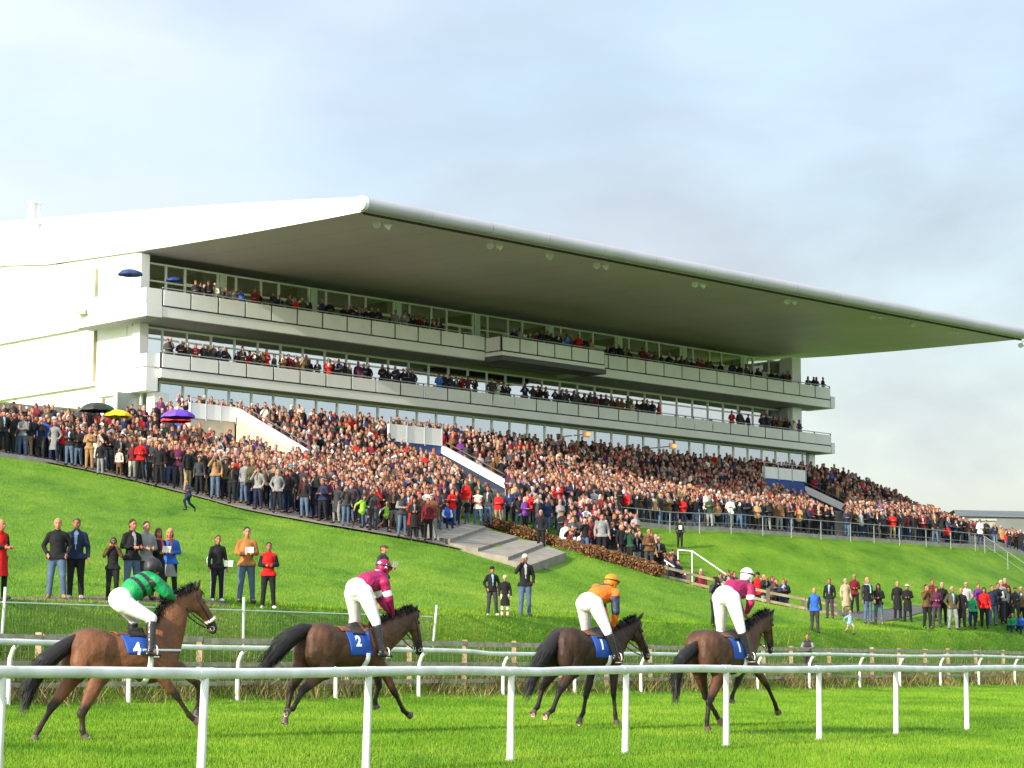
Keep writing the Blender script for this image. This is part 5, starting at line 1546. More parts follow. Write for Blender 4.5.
H2s = dict(neck=(625, 290), poll=(672, 255), jaw=(668, 298), mid=(690, 345), muz=(702, 402), ears=[(692, 214), (674, 222)], rein=(590, 268),
           tail=[(258, 318), (200, 322), (140, 362), (95, 410), (65, 450)], tailr=[0.08, 0.12, 0.15, 0.13, 0.06],
           legs=[('h', -0.16, [(295, 490), (205, 578), (162, 655), (130, 671)]), ('h', 0.16, [(195, 485), (155, 575), (139, 655), (122, 716)]),
                 ('f', -0.15, [(545, 485), (597, 590), (632, 662), (662, 690)]), ('f', 0.15, [(515, 480), (530, 560), (512, 620), (516, 655)])])
H3s = dict(neck=(455, 320), poll=(520, 265), jaw=(522, 318), mid=(550, 355), muz=(574, 406), ears=[(558, 214), (524, 222)], rein=(420, 292),
           tail=[(205, 300), (160, 340), (115, 400), (80, 460), (55, 530)], tailr=[0.08, 0.13, 0.16, 0.14, 0.06],
           legs=[('h', -0.16, [(240, 470), (178, 572), (148, 655), (112, 680)]), ('h', 0.16, [(155, 465), (102, 555), (80, 640), (54, 670)]),
                 ('f', -0.15, [(425, 470), (422, 580), (430, 672), (434, 716)]), ('f', 0.15, [(325, 490), (298, 590), (286, 665), (262, 712)])])
H4s = dict(neck=(425, 285), poll=(485, 238), jaw=(478, 280), mid=(492, 325), muz=(500, 375), ears=[(517, 198), (497, 196)], rein=(385, 230),
           tail=[(182, 355), (140, 385), (100, 425), (82, 480), (78, 540)], tailr=[0.08, 0.11, 0.12, 0.10, 0.05],
           legs=[('h', -0.16, [(270, 490), (222, 622), (212, 702), (214, 745)]), ('h', 0.16, [(180, 480), (205, 590), (250, 668), (272, 712)]),
                 ('f', -0.15, [(430, 465), (482, 542), (520, 628), (533, 672)]), ('f', 0.15, [(365, 480), (345, 540), (326, 592), (322, 618)])])
def rump_z(P, zx, zy): return P.J(zx, zy, 0).z - 1.57
make_horse(P1, (0.165, 0.066, 0.030), (0.032, 0.022, 0.014), H1s, 'bright reddish bay racehorse at the left with white noseband and number 4 cloth', '4', rump_z(P1, 290, 303))
make_horse(P2, (0.088, 0.040, 0.022), (0.022, 0.013, 0.010), H2s, 'dark brown racehorse with flying black tail and number 2 cloth, second from the left', '2', rump_z(P2, 310, 292))
make_horse(P3, (0.045, 0.022, 0.014), (0.016, 0.010, 0.008), H3s, 'nearly black racehorse under the orange jockey with number 1 cloth', '1', rump_z(P3, 255, 285))
make_horse(P4, (0.088, 0.038, 0.019), (0.020, 0.012, 0.010), H4s, 'rich brown racehorse at the right seen from behind under the white helmeted jockey', '1', rump_z(P4, 235, 295))
make_jockey(P1, dict(pelvis=(395, 185), chest=(486, 126), neck=(510, 104), head=(510, 70), shR=(520, 122), elR=(560, 165), haR=(600, 190), shL=(500, 100), elL=(560, 150), haL=(604, 186),
                     hipR=(395, 205), knR=(505, 262), anR=(500, 385), toR=(535, 403), hipL=(385, 195), face=(1, 0, -0.35)),
            'jockey in green silks with black hoops crouched on the leading left bay horse'.replace('leading left bay', 'reddish bay'), silk_green, (0.025, 0.022, 0.03), 'helmet_black')
make_jockey(P2, dict(pelvis=(440, 140), chest=(520, 108), neck=(547, 88), head=(550, 58), shR=(552, 118), elR=(572, 188), haR=(590, 268), shL=(490, 92), elL=(535, 190), haL=(584, 262),
                     hipR=(466, 160), knR=(516, 285), anR=(540, 412), toR=(578, 432), hipL=(418, 165), knL=(430, 290), face=(1, -0.1, -0.2)),
            'jockey in maroon silks with white armband and maroon starred helmet', silk_maroon, (0.30, 0.006, 0.075), 'helmet_maroon', 1, star=True, goggles=True)
make_jockey(P3, dict(pelvis=(312, 165), chest=(385, 128), neck=(412, 105), head=(414, 80), shR=(428, 130), elR=(432, 212), haR=(420, 290), shL=(345, 108), elL=(375, 190), haL=(405, 288),
                     hipR=(338, 175), knR=(395, 300), anR=(432, 408), toR=(458, 438), hipL=(288, 175), knL=(298, 292), face=(1, -0.15, -0.2)),
            'jockey in orange silks with navy sleeves and orange helmet', silk_orange, (0.80, 0.22, 0.01), 'helmet_orange', 1, goggles=True)
make_jockey(P4, dict(pelvis=(298, 135), chest=(362, 108), neck=(385, 85), head=(394, 52), shR=(408, 108), elR=(408, 172), haR=(386, 230), shL=(318, 88), elL=(350, 165), haL=(380, 226),
                     hipR=(325, 150), knR=(366, 292), anR=(402, 405), toR=(424, 435), hipL=(272, 150), knL=(275, 288), face=(1, -0.1, -0.2)),
            'jockey in maroon silks with white armband and plain white helmet', silk_maroon, (0.80, 0.80, 0.80), 'helmet_white', 0, goggles=True)
# ------------------------------------------------------------------ spectators
COLS = dict(black=(0.014, 0.014, 0.016), charcoal=(0.045, 0.045, 0.05), navy=(0.016, 0.024, 0.06), brown=(0.13, 0.065, 0.03), tan=(0.34, 0.19, 0.085), olive=(0.075, 0.07, 0.035),
            maroon=(0.15, 0.012, 0.02), red=(0.50, 0.012, 0.012), grey=(0.24, 0.24, 0.24), blue=(0.03, 0.12, 0.50), cream=(0.66, 0.58, 0.46), white=(0.72, 0.72, 0.72),
            green=(0.02, 0.26, 0.10), pink=(0.60, 0.10, 0.16), purple=(0.13, 0.03, 0.20), turquoise=(0.02, 0.36, 0.55), lime=(0.30, 0.60, 0.05), orange=(0.60, 0.15, 0.02),
            jeans=(0.085, 0.13, 0.21), khaki=(0.33, 0.25, 0.14), plum=(0.10, 0.02, 0.06), beige=(0.48, 0.36, 0.23), lightblue=(0.30, 0.46, 0.60), caramel=(0.38, 0.16, 0.045))
COLS['light blue'] = COLS['lightblue']; COLS['dark green'] = (0.02, 0.06, 0.035); COLS['light grey'] = (0.42, 0.42, 0.42)
HAIRC = dict(dark=(0.025, 0.016, 0.012), brown=(0.075, 0.035, 0.018), fair=(0.42, 0.26, 0.10), grey=(0.34, 0.32, 0.30), white=(0.62, 0.60, 0.56), ginger=(0.30, 0.10, 0.03))
def cloth(c):
    rgb = COLS[c]; return mat('cloth_' + c.replace(' ', '_'), rgb, 0.82, spec=0.2, noise=(6, 0.35, None), bump=(11, 0.7))
def hairm(c):
    return mat('hair_' + c, HAIRC[c], 0.7, spec=0.3, noise=(25, 0.35, None), bump=(40, 0.6)) if c in HAIRC else cloth(c)
SKEL = {}; PARTS = {}
def skel(pose):
    if pose not in SKEL:
        SKEL[pose] = stand(pose, wide=0.03 if pose in ('hold', 'pocket') else 0.0, tw=0.07 if pose in ('pocket', 'camera') else 0.0)
    return SKEL[pose]
HEADFIX = {'run', 'lean', 'sit'}
def part(pose, kind):
    key = (pose, kind)
    if kind.startswith('hair_') and pose not in HEADFIX: key = ('any', kind)
    if key in PARTS: return PARTS[key]
    S = skel(pose)
    if kind == 'body':
        me = body_org(S, 1.0, 0.6).mesh('body_' + pose, 0.0125, 3); head_tags(me, S)
        for m in (M_SKIN[0], M_EYE, M_LIP, M_EYEW): me.materials.append(m)
    elif kind in ('jacket', 'coat'):
        o = jacket_org(S, length=0.14 if kind == 'jacket' else 0.52); me = o.mesh(kind + '_' + pose, 0.019, 3)
        t = o.tags(face_centers(me))
        for q in range(3): me.materials.append(cloth('black'))
        P = face_centers(me); ch = SKEL[pose]['chest']
        dz_ = P[:, 2] - (ch.z - 0.22); fr = (t == 0) & (P[:, 1] < ch.y - 0.06) & (dz_ > 0) & (np.abs(P[:, 0]) < 0.008 + dz_ * 0.10)
        t = np.where(fr, 2, t); me.polygons.foreach_set('material_index', t.tolist())
    elif kind[:4] in ('shoe', 'boot'):
        o = shoes_org(S, kind[:4] == 'boot', kind[-1]); me = o.mesh(kind + '_' + pose, 0.019, 3); me.materials.append(cloth('black'))
    else:
        o = {'trousers': lambda: trousers_org(S), 'shorts': lambda: trousers_org(S, 1.0, 0.75), 'skirt': lambda: skirt_org(S)}.get(kind)
        o = o() if o else hair_org(S, kind[5:])
        me = o.mesh(kind + '_' + pose, 0.019 if not kind.startswith('hair') else 0.014, 3); me.materials.append(cloth('black'))
    if pose not in HEADFIX and kind in ('jacket', 'coat', 'skirt'):
        zc = {'jacket': 0.86, 'coat': 0.50, 'skirt': 0.55}[kind]
        lowhand = pose in ('down', 'pocket')
        bm = bmesh.new(); bm.from_mesh(me)
        geo = bm.verts[:] + bm.edges[:] + bm.faces[:]
        bmesh.ops.bisect_plane(bm, geom=geo, plane_co=(0, 0, zc), plane_no=(0, 0, -1), clear_outer=True)
        bm.to_mesh(me); bm.free()
    PARTS[key] = me
    return me
PNAME = dict(body='body', jacket='jacket', coat='coat', trousers='trousers', shorts='shorts', skirt='skirt', shoes='shoes', boots='boots')
def add_part(root, pose, kind, mats, name=None):
    me = part(pose, kind)
    nm = name or PNAME.get(kind, 'hair')
    o = bpy.data.objects.new(nm, me); COL.objects.link(o); o.parent = root
    for i, m in enumerate(mats):
        if m is None: continue
        o.material_slots[i].link = 'OBJECT'; o.material_slots[i].material = m
    return o
N_PEOPLE = 0
def person(loc, scale, rot, pose, jk, sl, tr, hk, hc, label, group=None, coat=False, skirt=False, shoes='charcoal', boots=False, sk=None, bulk=1.0, shorts=False, cat='person', shirt=None):
    global N_PEOPLE
    N_PEOPLE += 1
    root = empty('person', loc, R(rot), label, cat, group)
    root.scale = (scale * bulk, scale * bulk, scale)
    add_part(root, pose, 'body', [M_SKIN[N_PEOPLE % 4 if sk is None else sk]])
    add_part(root, pose, 'coat' if coat else 'jacket', [cloth(jk), cloth(sl or jk), cloth(shirt or jk)])
    if skirt:
        add_part(root, pose, 'skirt', [cloth(skirt)])
        for q in 'LR': add_part(root, pose, 'boot' + q, [cloth(shoes)], 'boot')
        if tr: add_part(root, pose, 'trousers', [cloth(tr)], 'tights')
    else:
        add_part(root, pose, 'shorts' if shorts else 'trousers', [cloth(tr)])
        for q in 'LR': add_part(root, pose, ('boot' if boots else 'shoe') + q, [cloth(shoes)], 'boot' if boots else 'shoe')
    if hk: add_part(root, pose, 'hair_' + hk, [hairm(hc)], 'hair' if hk in ('short', 'long') else ('cap' if hk == 'cap' else 'hat'))
    return root
M_PAPER = mat('paper', (0.75, 0.74, 0.70), 0.8)
def held_card(root, label, off=(0.0, -0.33, 1.16)):
    s = root.scale.z; c = math.cos(root.rotation_euler.z); n = math.sin(root.rotation_euler.z)
    o = V3(off) * s; p = root.location + V3((o.x * c - o.y * n, o.x * n + o.y * c, o.z))
    b = MB()
    for k in (-1, 1):
        b.add([(0, 0, 0), (0.11 * k, -0.03, 0), (0.11 * k, -0.08, 0.15), (0, -0.05, 0.15), (0, 0.004, 0), (0.11 * k, -0.026, 0), (0.11 * k, -0.076, 0.15), (0, -0.046, 0.15)],
              [(0, 1, 2, 3), (4, 7, 6, 5), (0, 4, 5, 1), (1, 5, 6, 2), (2, 6, 7, 3), (3, 7, 4, 0)])
    o_ = b.build('racecard', M_PAPER); o_.location = p; o_.rotation_euler = root.rotation_euler; tag(o_, label, 'racecard', 'racecards held by spectators')
def held_camera(root, label, off=(0.0, -0.20, 1.60), big=1.0):
    s = root.scale.z; c = math.cos(root.rotation_euler.z); n = math.sin(root.rotation_euler.z)
    o = V3(off) * s; p = root.location + V3((o.x * c - o.y * n, o.x * n + o.y * c, o.z))
    t = empty('camera_kit', p, root.rotation_euler.z, label, 'camera')
    t.scale = (big,) * 3
    b = MB(); b.box(-0.07, 0.07, -0.03, 0.03, -0.05, 0.04); b.box(-0.03, 0.03, -0.028, 0.028, 0.041, 0.07); b.build('body', M_LEATH, t)
    b = MB(); b.tube([(0, -0.031, 0), (0, -0.10, 0), (0, -0.16, 0)], [0.035, 0.036, 0.045], 12); b.build('lens', M_LEATH, t)
    b = MB(); b.tube([(0, -0.161, 0), (0, -0.163, 0)], 0.036, 12); b.build('front_glass', mat('camera_glass', (0.05, 0.05, 0.08), 0.05, spec=0.9), t)

# px, feet y, height px, pose, turn, jacket, sleeves, trousers, hair kind, hair colour, label, extras
FG = [
 (-1, 599, 79, 'hold', 55, 'red', 'black', 'black', 'short', 'fair', 'blond woman in long red and black coat, cut by the left photo edge', dict(coat=True)),
 (56, 599, 80, 'pocket', 12, 'black', None, 'jeans', 'short', 'fair', 'fair haired man in black jumper and blue jeans on the worn grass at the left', dict(shoes='tan', bulk=1.1)),
 (75, 599, 80, 'down', 5, 'navy', None, 'black', 'short', 'brown', 'man in navy jacket and black tracksuit trousers with white trainers', dict(shoes='white', bulk=1.1)),
 (112, 601, 63, 'camera', 10, 'black', 'brown', 'black', 'long', 'brown', 'child in black with tan sleeves holding a camera up to the face', dict()),
 (131, 600, 80, 'hold', 40, 'black', None, 'jeans', 'short', 'dark', 'man in black leather jacket and jeans behind the green jockey', dict()),
 (145, 600, 78, 'hold', 30, 'grey', None, 'charcoal', 'short', 'dark', 'dark haired man in pale grey jacket beside the man in black leather', dict()),
 (157, 600, 71, 'hold', 40, 'black', None, 'black', 'long', 'brown', 'woman in black coat and pink scarf reading a racecard', dict(coat=True)),
 (169, 599, 70, 'hold', 0, 'blue', None, 'black', 'long', 'fair', 'blond woman in bright blue jacket with yellow scarf and patterned skirt', dict(skirt='grey', shoes='black')),
 (217, 602, 66, 'down', 20, 'black', 'black', 'black', 'short', 'brown', 'slim boy in black tracksuit with white stripes and a paper in his hand', dict(shoes='white', bulk=0.9)),
 (246, 604, 76, 'hold', 15, 'caramel', None, 'jeans', 'short', 'dark', 'man in caramel brown jacket and jeans reading papers', dict(bulk=1.05)),
 (268, 610, 66, 'hold', 10, 'red', 'black', 'black', 'short', 'dark', 'boy in red jersey with black sleeves and black tracksuit trousers', dict(shoes='white')),
 (383, 612, 67, 'hold', 60, 'charcoal', None, 'khaki', 'cap', 'olive', 'man in olive cap and dark jacket partly hidden behind the maroon jockey', dict()),
 (492, 616, 49, 'pocket', 15, 'black', None, 'charcoal', 'beanie', 'black', 'boy in black coat and dark woolly hat standing on the lit grass', dict(shoes='white')),
 (505, 618, 42, 'down', 0, 'black', None, 'cream', 'beanie', 'cream', 'small girl in black coat over grey dress with cream hat and brown boots', dict(coat=True, boots=True, shoes='brown')),
 (525, 617, 62, 'phone', 10, 'black', None, 'jeans', 'beanie', 'cream', 'man in cream woolly hat, black jacket and jeans with a hand at his face', dict()),
 (541, 551, 41, 'down', -10, 'black', None, 'black', 'short', 'grey', 'man in black suit standing alone in front of the brown hedge', dict()),
 (188, 516, 35, 'run', -50, 'navy', 'charcoal', 'navy', 'short', 'dark', 'small boy in dark clothes running down the green hill', dict()),
 (362, 532, 36, 'run', 60, 'lime', None, 'black', 'long', 'brown', 'child in lime green jacket running along the paving', dict(shorts=True)),
 (386, 534, 31, 'run', 65, 'lime', 'cream', 'brown', 'short', 'fair', 'smaller fair child in yellow green top running behind the lime jacket', dict()),
 (402, 539, 44, 'hold', 30, 'charcoal', 'grey', 'jeans', 'short', 'dark', 'man in grey sleeved dark top and light jeans at the paving edge', dict()),
 (414, 542, 42, 'hold', 10, 'black', None, 'black', 'long', 'dark', 'woman all in black standing next to the brown coated man', dict(coat=True)),
 (432, 543, 47, 'down', -10, 'brown', None, 'grey', 'cap', 'grey', 'stout man in brown coat and flat cap at the corner of the paving', dict(coat=False, bulk=1.12)),
 (447, 531, 26, 'sit', 20, 'blue', 'white', 'navy', 'short', 'brown', 'child in blue and white jacket crouching beside the landing steps', dict()),
 (478, 531, 40, 'hold', 10, 'cream', 'maroon', 'jeans', 'long', 'brown', 'woman in white gilet and jeans at the top of the landing steps', dict()),
 (488, 528, 41, 'down', -20, 'charcoal', None, 'jeans', 'short', 'dark', 'man in charcoal jacket behind the woman in the white gilet', dict()),
 (466, 520, 38, 'down', -30, 'red', None, 'tan', 'short', 'brown', 'person in bright red jacket near the head of the steps', dict()),
 (680, 549, 29, 'down', 10, 'black', 'charcoal', 'black', 'short', 'dark', 'boy with white bib alone on the grass bank below the railing', dict()),
 (716, 628, 50, 'camera', 20, 'charcoal', None, 'black', 'cap', 'black', 'photographer in dark clothes with a large lens behind the last horse', dict()),
 (757, 611, 44, 'down', -20, 'red', 'black', 'black', 'beanie', 'black', 'man in red and black top at the crest fence beyond the white helmet', dict()),
 (815, 634, 45, 'down', 160, 'blue', 'navy', 'charcoal', 'short', 'fair', 'boy in blue checked jacket standing on the lit grass with his back turned', dict()),
 (850, 637, 27, 'run', 40, 'light blue', None, 'beige', 'short', 'fair', 'toddler in pale blue top toddling on the grass', dict(shorts=True)),
 (808, 672, 40, 'lean', -10, 'charcoal', 'grey', 'charcoal', 'short', 'brown', 'boy in grey jumper leaning on the wooden fence behind the last horse', dict()),
 (830, 622, 40, 'down', -20, 'black', None, 'charcoal', 'short', 'brown', 'woman in black jacket behind the crest fence right of the checked boy', dict()),
 (846, 618, 38, 'down', 20, 'beige', None, 'beige', 'short', 'grey', 'grey haired woman in long beige coat near the end of the fence', dict(coat=True)),
 (855, 617, 39, 'hold', 0, 'maroon', None, 'black', 'short', 'fair', 'fair haired man in maroon jacket behind the pale blue toddler', dict()),
 (868, 624, 46, 'down', 25, 'black', 'charcoal', 'jeans', 'short', 'fair', 'tall man in dark jacket with light blue scarf and jeans on the right grass', dict()),
 (879, 625, 41, 'hold', -25, 'black', None, 'jeans', 'long', 'dark', 'woman with long dark hair, black jacket, jeans and tan boots', dict(boots=True, shoes='tan')),
 (898, 621, 39, 'down', 0, 'black', None, 'black', 'short', 'fair', 'tall man in long black overcoat facing the track beside the cream hat', dict(coat=True)),
 (908, 622, 37, 'hold', -10, 'black', None, 'black', 'brim', 'cream', 'woman in black dress and wide cream hat', dict(coat=True, skirt='black', shoes='black')),
 (927, 629, 44, 'camera', 30, 'brown', None, 'black', 'short', 'dark', 'man in brown jacket holding binoculars up, left end of the right hand group', dict()),
 (937, 627, 40, 'hold', 0, 'plum', None, 'charcoal', 'long', 'brown', 'woman in plum coat next to the man with binoculars', dict()),
 (943, 625, 44, 'down', 0, 'black', None, 'black', 'short', 'grey', 'grey haired man in black behind the plum coat', dict()),
 (953, 630, 43, 'pocket', 15, 'olive', None, 'grey', 'short', 'grey', 'broad man in olive brown jacket and grey trousers in the right hand group', dict(bulk=1.12)),
 (962, 630, 41, 'down', -15, 'black', None, 'black', 'short', 'fair', 'man in black coat right of the olive brown jacket', dict(coat=True)),
 (967, 625, 44, 'down', 0, 'light grey', 'light blue', 'jeans', 'short', 'grey', 'man in pale grey blue jacket standing behind the green jacketed child', dict()),
 (973, 629, 34, 'down', 0, 'green', None, 'navy', 'short', 'fair', 'child in bright green jacket and dark trousers in the right hand group', dict()),
 (985, 629, 41, 'down', -5, 'red', None, 'black', 'long', 'dark', 'woman in bright red jacket and black trousers near the right edge', dict()),
 (993, 626, 40, 'down', 10, 'navy', None, 'jeans', 'short', 'brown', 'man in navy jacket just right of the red jacket', dict()),
 (999, 625, 41, 'hold', 0, 'black', 'white', 'black', 'short', 'dark', 'man in black top with white sleeves near the right edge', dict()),
 (1002, 622, 42, 'down', 0, 'grey', None, 'charcoal', 'short', 'white', 'white haired man in grey jacket near the right edge', dict()),
 (1009, 627, 39, 'pocket', 0, 'black', None, 'black', 'short', 'dark', 'dark haired man in black above the green clad sitting child', dict()),
 (1016, 624, 36, 'hold', -10, 'charcoal', None, 'charcoal', 'cap', 'charcoal', 'person in charcoal coat and cap at the right edge', dict()),
 (1022, 628, 41, 'down', -20, 'brown', None, 'black', 'short', 'grey', 'man in brown coat cut by the right edge', dict()),
 (1013, 634, 20, 'sit', -40, 'green', None, 'navy', 'short', 'fair', 'child in green sitting on the grass at the right edge', dict()),
 (1021, 634, 20, 'sit', -30, 'blue', None, 'navy', 'short', 'brown', 'child in blue sitting on the grass at the right edge', dict()),
 (979, 622, 38, 'down', 5, 'purple', None, 'black', 'short', 'brown', 'person in purple top behind the green and red jackets', dict()),
 (933, 621, 41, 'down', 5, 'maroon', None, 'black', 'short', 'brown', 'man in maroon jumper behind the man with binoculars', dict()),
 (1006, 619, 40, 'down', 5, 'maroon', None, 'black', 'short', 'grey', 'grey haired person in maroon at the back of the right hand group', dict()),
 # front row of the left crowd
 (10, 455, 42, 'down', 5, 'black', None, 'black', 'short', 'brown', 'man in black at the far left of the front row on the hill top', dict()),
 (22, 459, 42, 'hold', -20, 'grey', None, 'jeans', 'short', 'dark', 'man in grey top and light jeans beside the blue jacket on the hill top', dict()),
 (43, 462, 43, 'down', 20, 'blue', None, 'black', 'short', 'brown', 'man in bright blue jacket in the front row at the far left', dict()),
 (55, 463, 43, 'hold', 10, 'black', None, 'khaki', 'short', 'fair', 'man in black jacket and khaki trousers right of the bright blue jacket', dict()),
 (66, 466, 44, 'down', 0, 'black', None, 'black', 'cap', 'black', 'man in black with dark cap between khaki trousers and tan coat', dict(coat=True)),
 (77, 468, 43, 'hold', 0, 'charcoal', None, 'black', 'short', 'grey', 'grey haired man in charcoal left of the tan coat', dict(coat=True)),
 (89, 472, 42, 'fold', 10, 'tan', None, 'tan', 'short', 'grey', 'man in tan coat and tan trousers in the left front row', dict()),
 (100, 477, 33, 'down', 0, 'black', None, 'grey', 'short', 'dark', 'boy in black top and grey trousers beside the tan coat', dict()),
 (119, 478, 27, 'down', 0, 'cream', None, 'brown', 'long', 'fair', 'small girl in white coat with brown skirt and boots in the front row', dict(skirt='brown', shoes='brown')),
 (132, 481, 36, 'down', 0, 'maroon', 'charcoal', 'cream', 'long', 'brown', 'girl in maroon top and cream trousers next to the small white coat', dict()),
 (140, 483, 41, 'hold', 10, 'red', None, 'black', 'short', 'brown', 'man in red jacket and black trousers right of the cream trousers', dict()),
 (159, 488, 41, 'down', 0, 'black', None, 'black', 'short', 'fair', 'man all in black standing slightly apart below the purple umbrella', dict()),
 (178, 491, 46, 'hold', 10, 'plum', 'black', 'charcoal', 'short', 'dark', 'man in black with dark red lining reading, below the purple umbrella', dict()),
 (188, 492, 43, 'down', 0, 'dark green', None, 'black', 'short', 'brown', 'man in dark green jacket left of the striped shirt', dict()),
 (202, 486, 43, 'down', 0, 'white', 'navy', 'black', 'short', 'brown', 'man in navy and white striped rugby shirt in the left crowd', dict()),
 (211, 498, 45, 'down', -30, 'black', None, 'black', 'short', 'brown', 'man in black coat seen three quarters, right of the striped shirt', dict()),
 (224, 500, 43, 'camera', 0, 'dark green', None, 'navy', 'long', 'fair', 'woman in dark green with hands raised to her face', dict()),
 (252, 508, 46, 'down', -20, 'olive', None, 'navy', 'short', 'fair', 'man in olive jacket at the front edge of the paving', dict(bulk=1.08)),
 (260, 507, 44, 'down', 0, 'black', None, 'charcoal', 'short', 'dark', 'dark haired man in black just behind the olive jacket', dict()),
 (274, 513, 44, 'hold', 10, 'black', None, 'jeans', 'short', 'brown', 'man in black top and pale blue jeans on the paving front', dict()),
 (283, 509, 18, 'down', 0, 'red', None, 'red', 'short', 'fair', 'toddler in red beside the pale blue jeans', dict()),
 (291, 503, 43, 'hold', 5, 'turquoise', None, 'navy', 'short', 'brown', 'man in turquoise jacket in the left crowd', dict()),
 (298, 512, 35, 'down', 0, 'lime', None, 'black', 'short', 'brown', 'boy in lime green jacket and black trousers standing on the paving', dict()),
 (307, 506, 40, 'hold', 0, 'pink', None, 'navy', 'long', 'brown', 'woman in hot pink jacket behind the lime green boy', dict()),
 (322, 521, 40, 'down', 0, 'black', None, 'charcoal', 'short', 'grey', 'man in black with hands down right of the lime green boy', dict(coat=True)),
 (334, 520, 37, 'down', 10, 'black', 'white', 'black', 'short', 'dark', 'boy in black tracksuit with white sleeves on the paving', dict()),
 (342, 520, 42, 'hold', 0, 'navy', None, 'black', 'short', 'brown', 'man in navy next to the white sleeved boy', dict()),
 (358, 520, 41, 'fold', 0, 'black', None, 'olive', 'long', 'brown', 'woman in black with folded arms behind the lime running child', dict()),
 (372, 520, 42, 'down', 10, 'charcoal', None, 'black', 'short', 'grey', 'grey haired man in charcoal behind the running children', dict()),
 (383, 518, 44, 'fold', 0, 'olive', None, 'black', 'short', 'grey', 'man in grey olive coat behind the running children', dict(coat=True, bulk=1.08)),
]
fg_info = []
for q_ in FG:
    if len(q_[11 - 1].split()) > 16: print('LONG', q_[10])
for i, (px_, fy, hp_, pose, rot, jk, sl, tr, hk, hc, lb, ex) in enumerate(FG):
    Y0 = 75 if fy < 560 else 40
    g = ground_hit(px_, fy, Y0=Y0)
    if lb.startswith('boy in grey jumper leaning'):
        x_, y_ = ac(to_ac(*at(px_, fy, 78).xy)[0], 33.35); g = at(px_, 660, 79.5); g.z = 0.95
    if 'beyond the white helmet' in lb: g = V3(((px_ - 512) / F * 97.5, 97.5, 3.45))
    if g is None: g = at(px_, fy, 92); g.z = H(g.x, g.y)
    if lb.startswith('boy with white bib'): g = at(px_, fy, 117); g.z = H(g.x, g.y)
    if ('crest fence right' in lb or 'near the end of the fence' in lb or 'behind the pale blue toddler' in lb):
        g = at(px_, fy, g.y + 1.5); g.z = H(g.x, g.y)
    s_ = F / g.y
    if hp_ / s_ > 2.05: pass
    hgt = hp_ / s_ / (1.75 if pose != 'sit' else 1.25)
    if pose == 'lean': hgt = 0.85
    hgt = max(0.45, min(hgt, 1.10))
    if fy < 560 and px_ < 500: g.z += 0.10
    if 'bulk' in ex: ex['bulk'] = 1 + (ex['bulk'] - 1) * 0.6
    if jk in ('black', 'navy', 'charcoal', 'brown', 'caramel', 'olive') and i % 2 == 0: ex.setdefault('shirt', ['grey', 'charcoal', 'light blue', 'black', 'light grey'][i % 5])
    r = person(g, hgt, rot, pose, jk, sl, tr, hk, hc, lb, **ex)
    fg_info.append((g.x, g.y))
    if 'paper' in lb or 'racecard' in lb or 'brown jacket and jeans' in lb: held_card(r, 'white racecard held by the ' + lb.split(' in ')[0].replace('slim ', '') + ' in ' + jk, (0.25, -0.15, 0.92) if pose == 'down' else (0, -0.36, 1.14))
    if 'olive cap' in lb: held_card(r, 'white racecard held out by the man in the olive cap')
    if lb.startswith('photographer'): held_camera(r, 'black camera with a large lens held by the crouching photographer', big=1.6)
    if 'camera up to the face' in lb: held_camera(r, 'small dark camera held up by the child with tan sleeves', big=0.8)
    if 'binoculars' in lb and 'man in brown' in lb: held_camera(r, 'dark binoculars raised by the man in the brown jacket', big=0.8)
    # coloured scarf or bib details that belong to one person
    if 'scarf' in lb:
        c_ = 'pink' if 'pink' in lb else ('orange' if 'yellow' in lb else 'light blue')
        b = MB(); b.tube([V3((0.085 * math.cos(q), 0.01 + 0.085 * math.sin(q), 1.475)) for q in np.linspace(0, 6.283, 13)], 0.03, 7)
        b.tube([(0.03, -0.10, 1.47), (0.05, -0.145, 1.35), (0.05, -0.15, 1.15)], 0.028, 6); b.build('scarf', cloth(c_), r)
    if 'white bib' in lb:
        b = MB(); b.box(-0.10, 0.10, -0.155, -0.150, 1.12, 1.36); b.build('bib', M_PAPER, r)
    if 'striped rugby' in lb:
        b = MB()
        for z_ in (1.02, 1.14, 1.26, 1.37): b.tube([V3((0.190 * math.cos(q), 0.005 + 0.138 * math.sin(q), z_)) for q in np.linspace(0, 6.283, 21)], 0.024, 6)
        b.build('shirt_stripe', cloth('navy'), r)
    if 'white stripes' in lb:
        for s2 in (-1, 1):
            b = MB(); b.tube([(0.205 * s2, 0.015, 1.42), (0.262 * s2, 0.03, 1.2), (0.30 * s2, 0.03, 1.12), (0.300 * s2, -0.03, 0.96)], 0.011, 5); b.tube([(0.205 * s2, 0, 0.86), (0.182 * s2, -0.02, 0.5), (0.185 * s2, 0.03, 0.14)], 0.011, 5); b.build('side_stripe', M_PAPER, r)

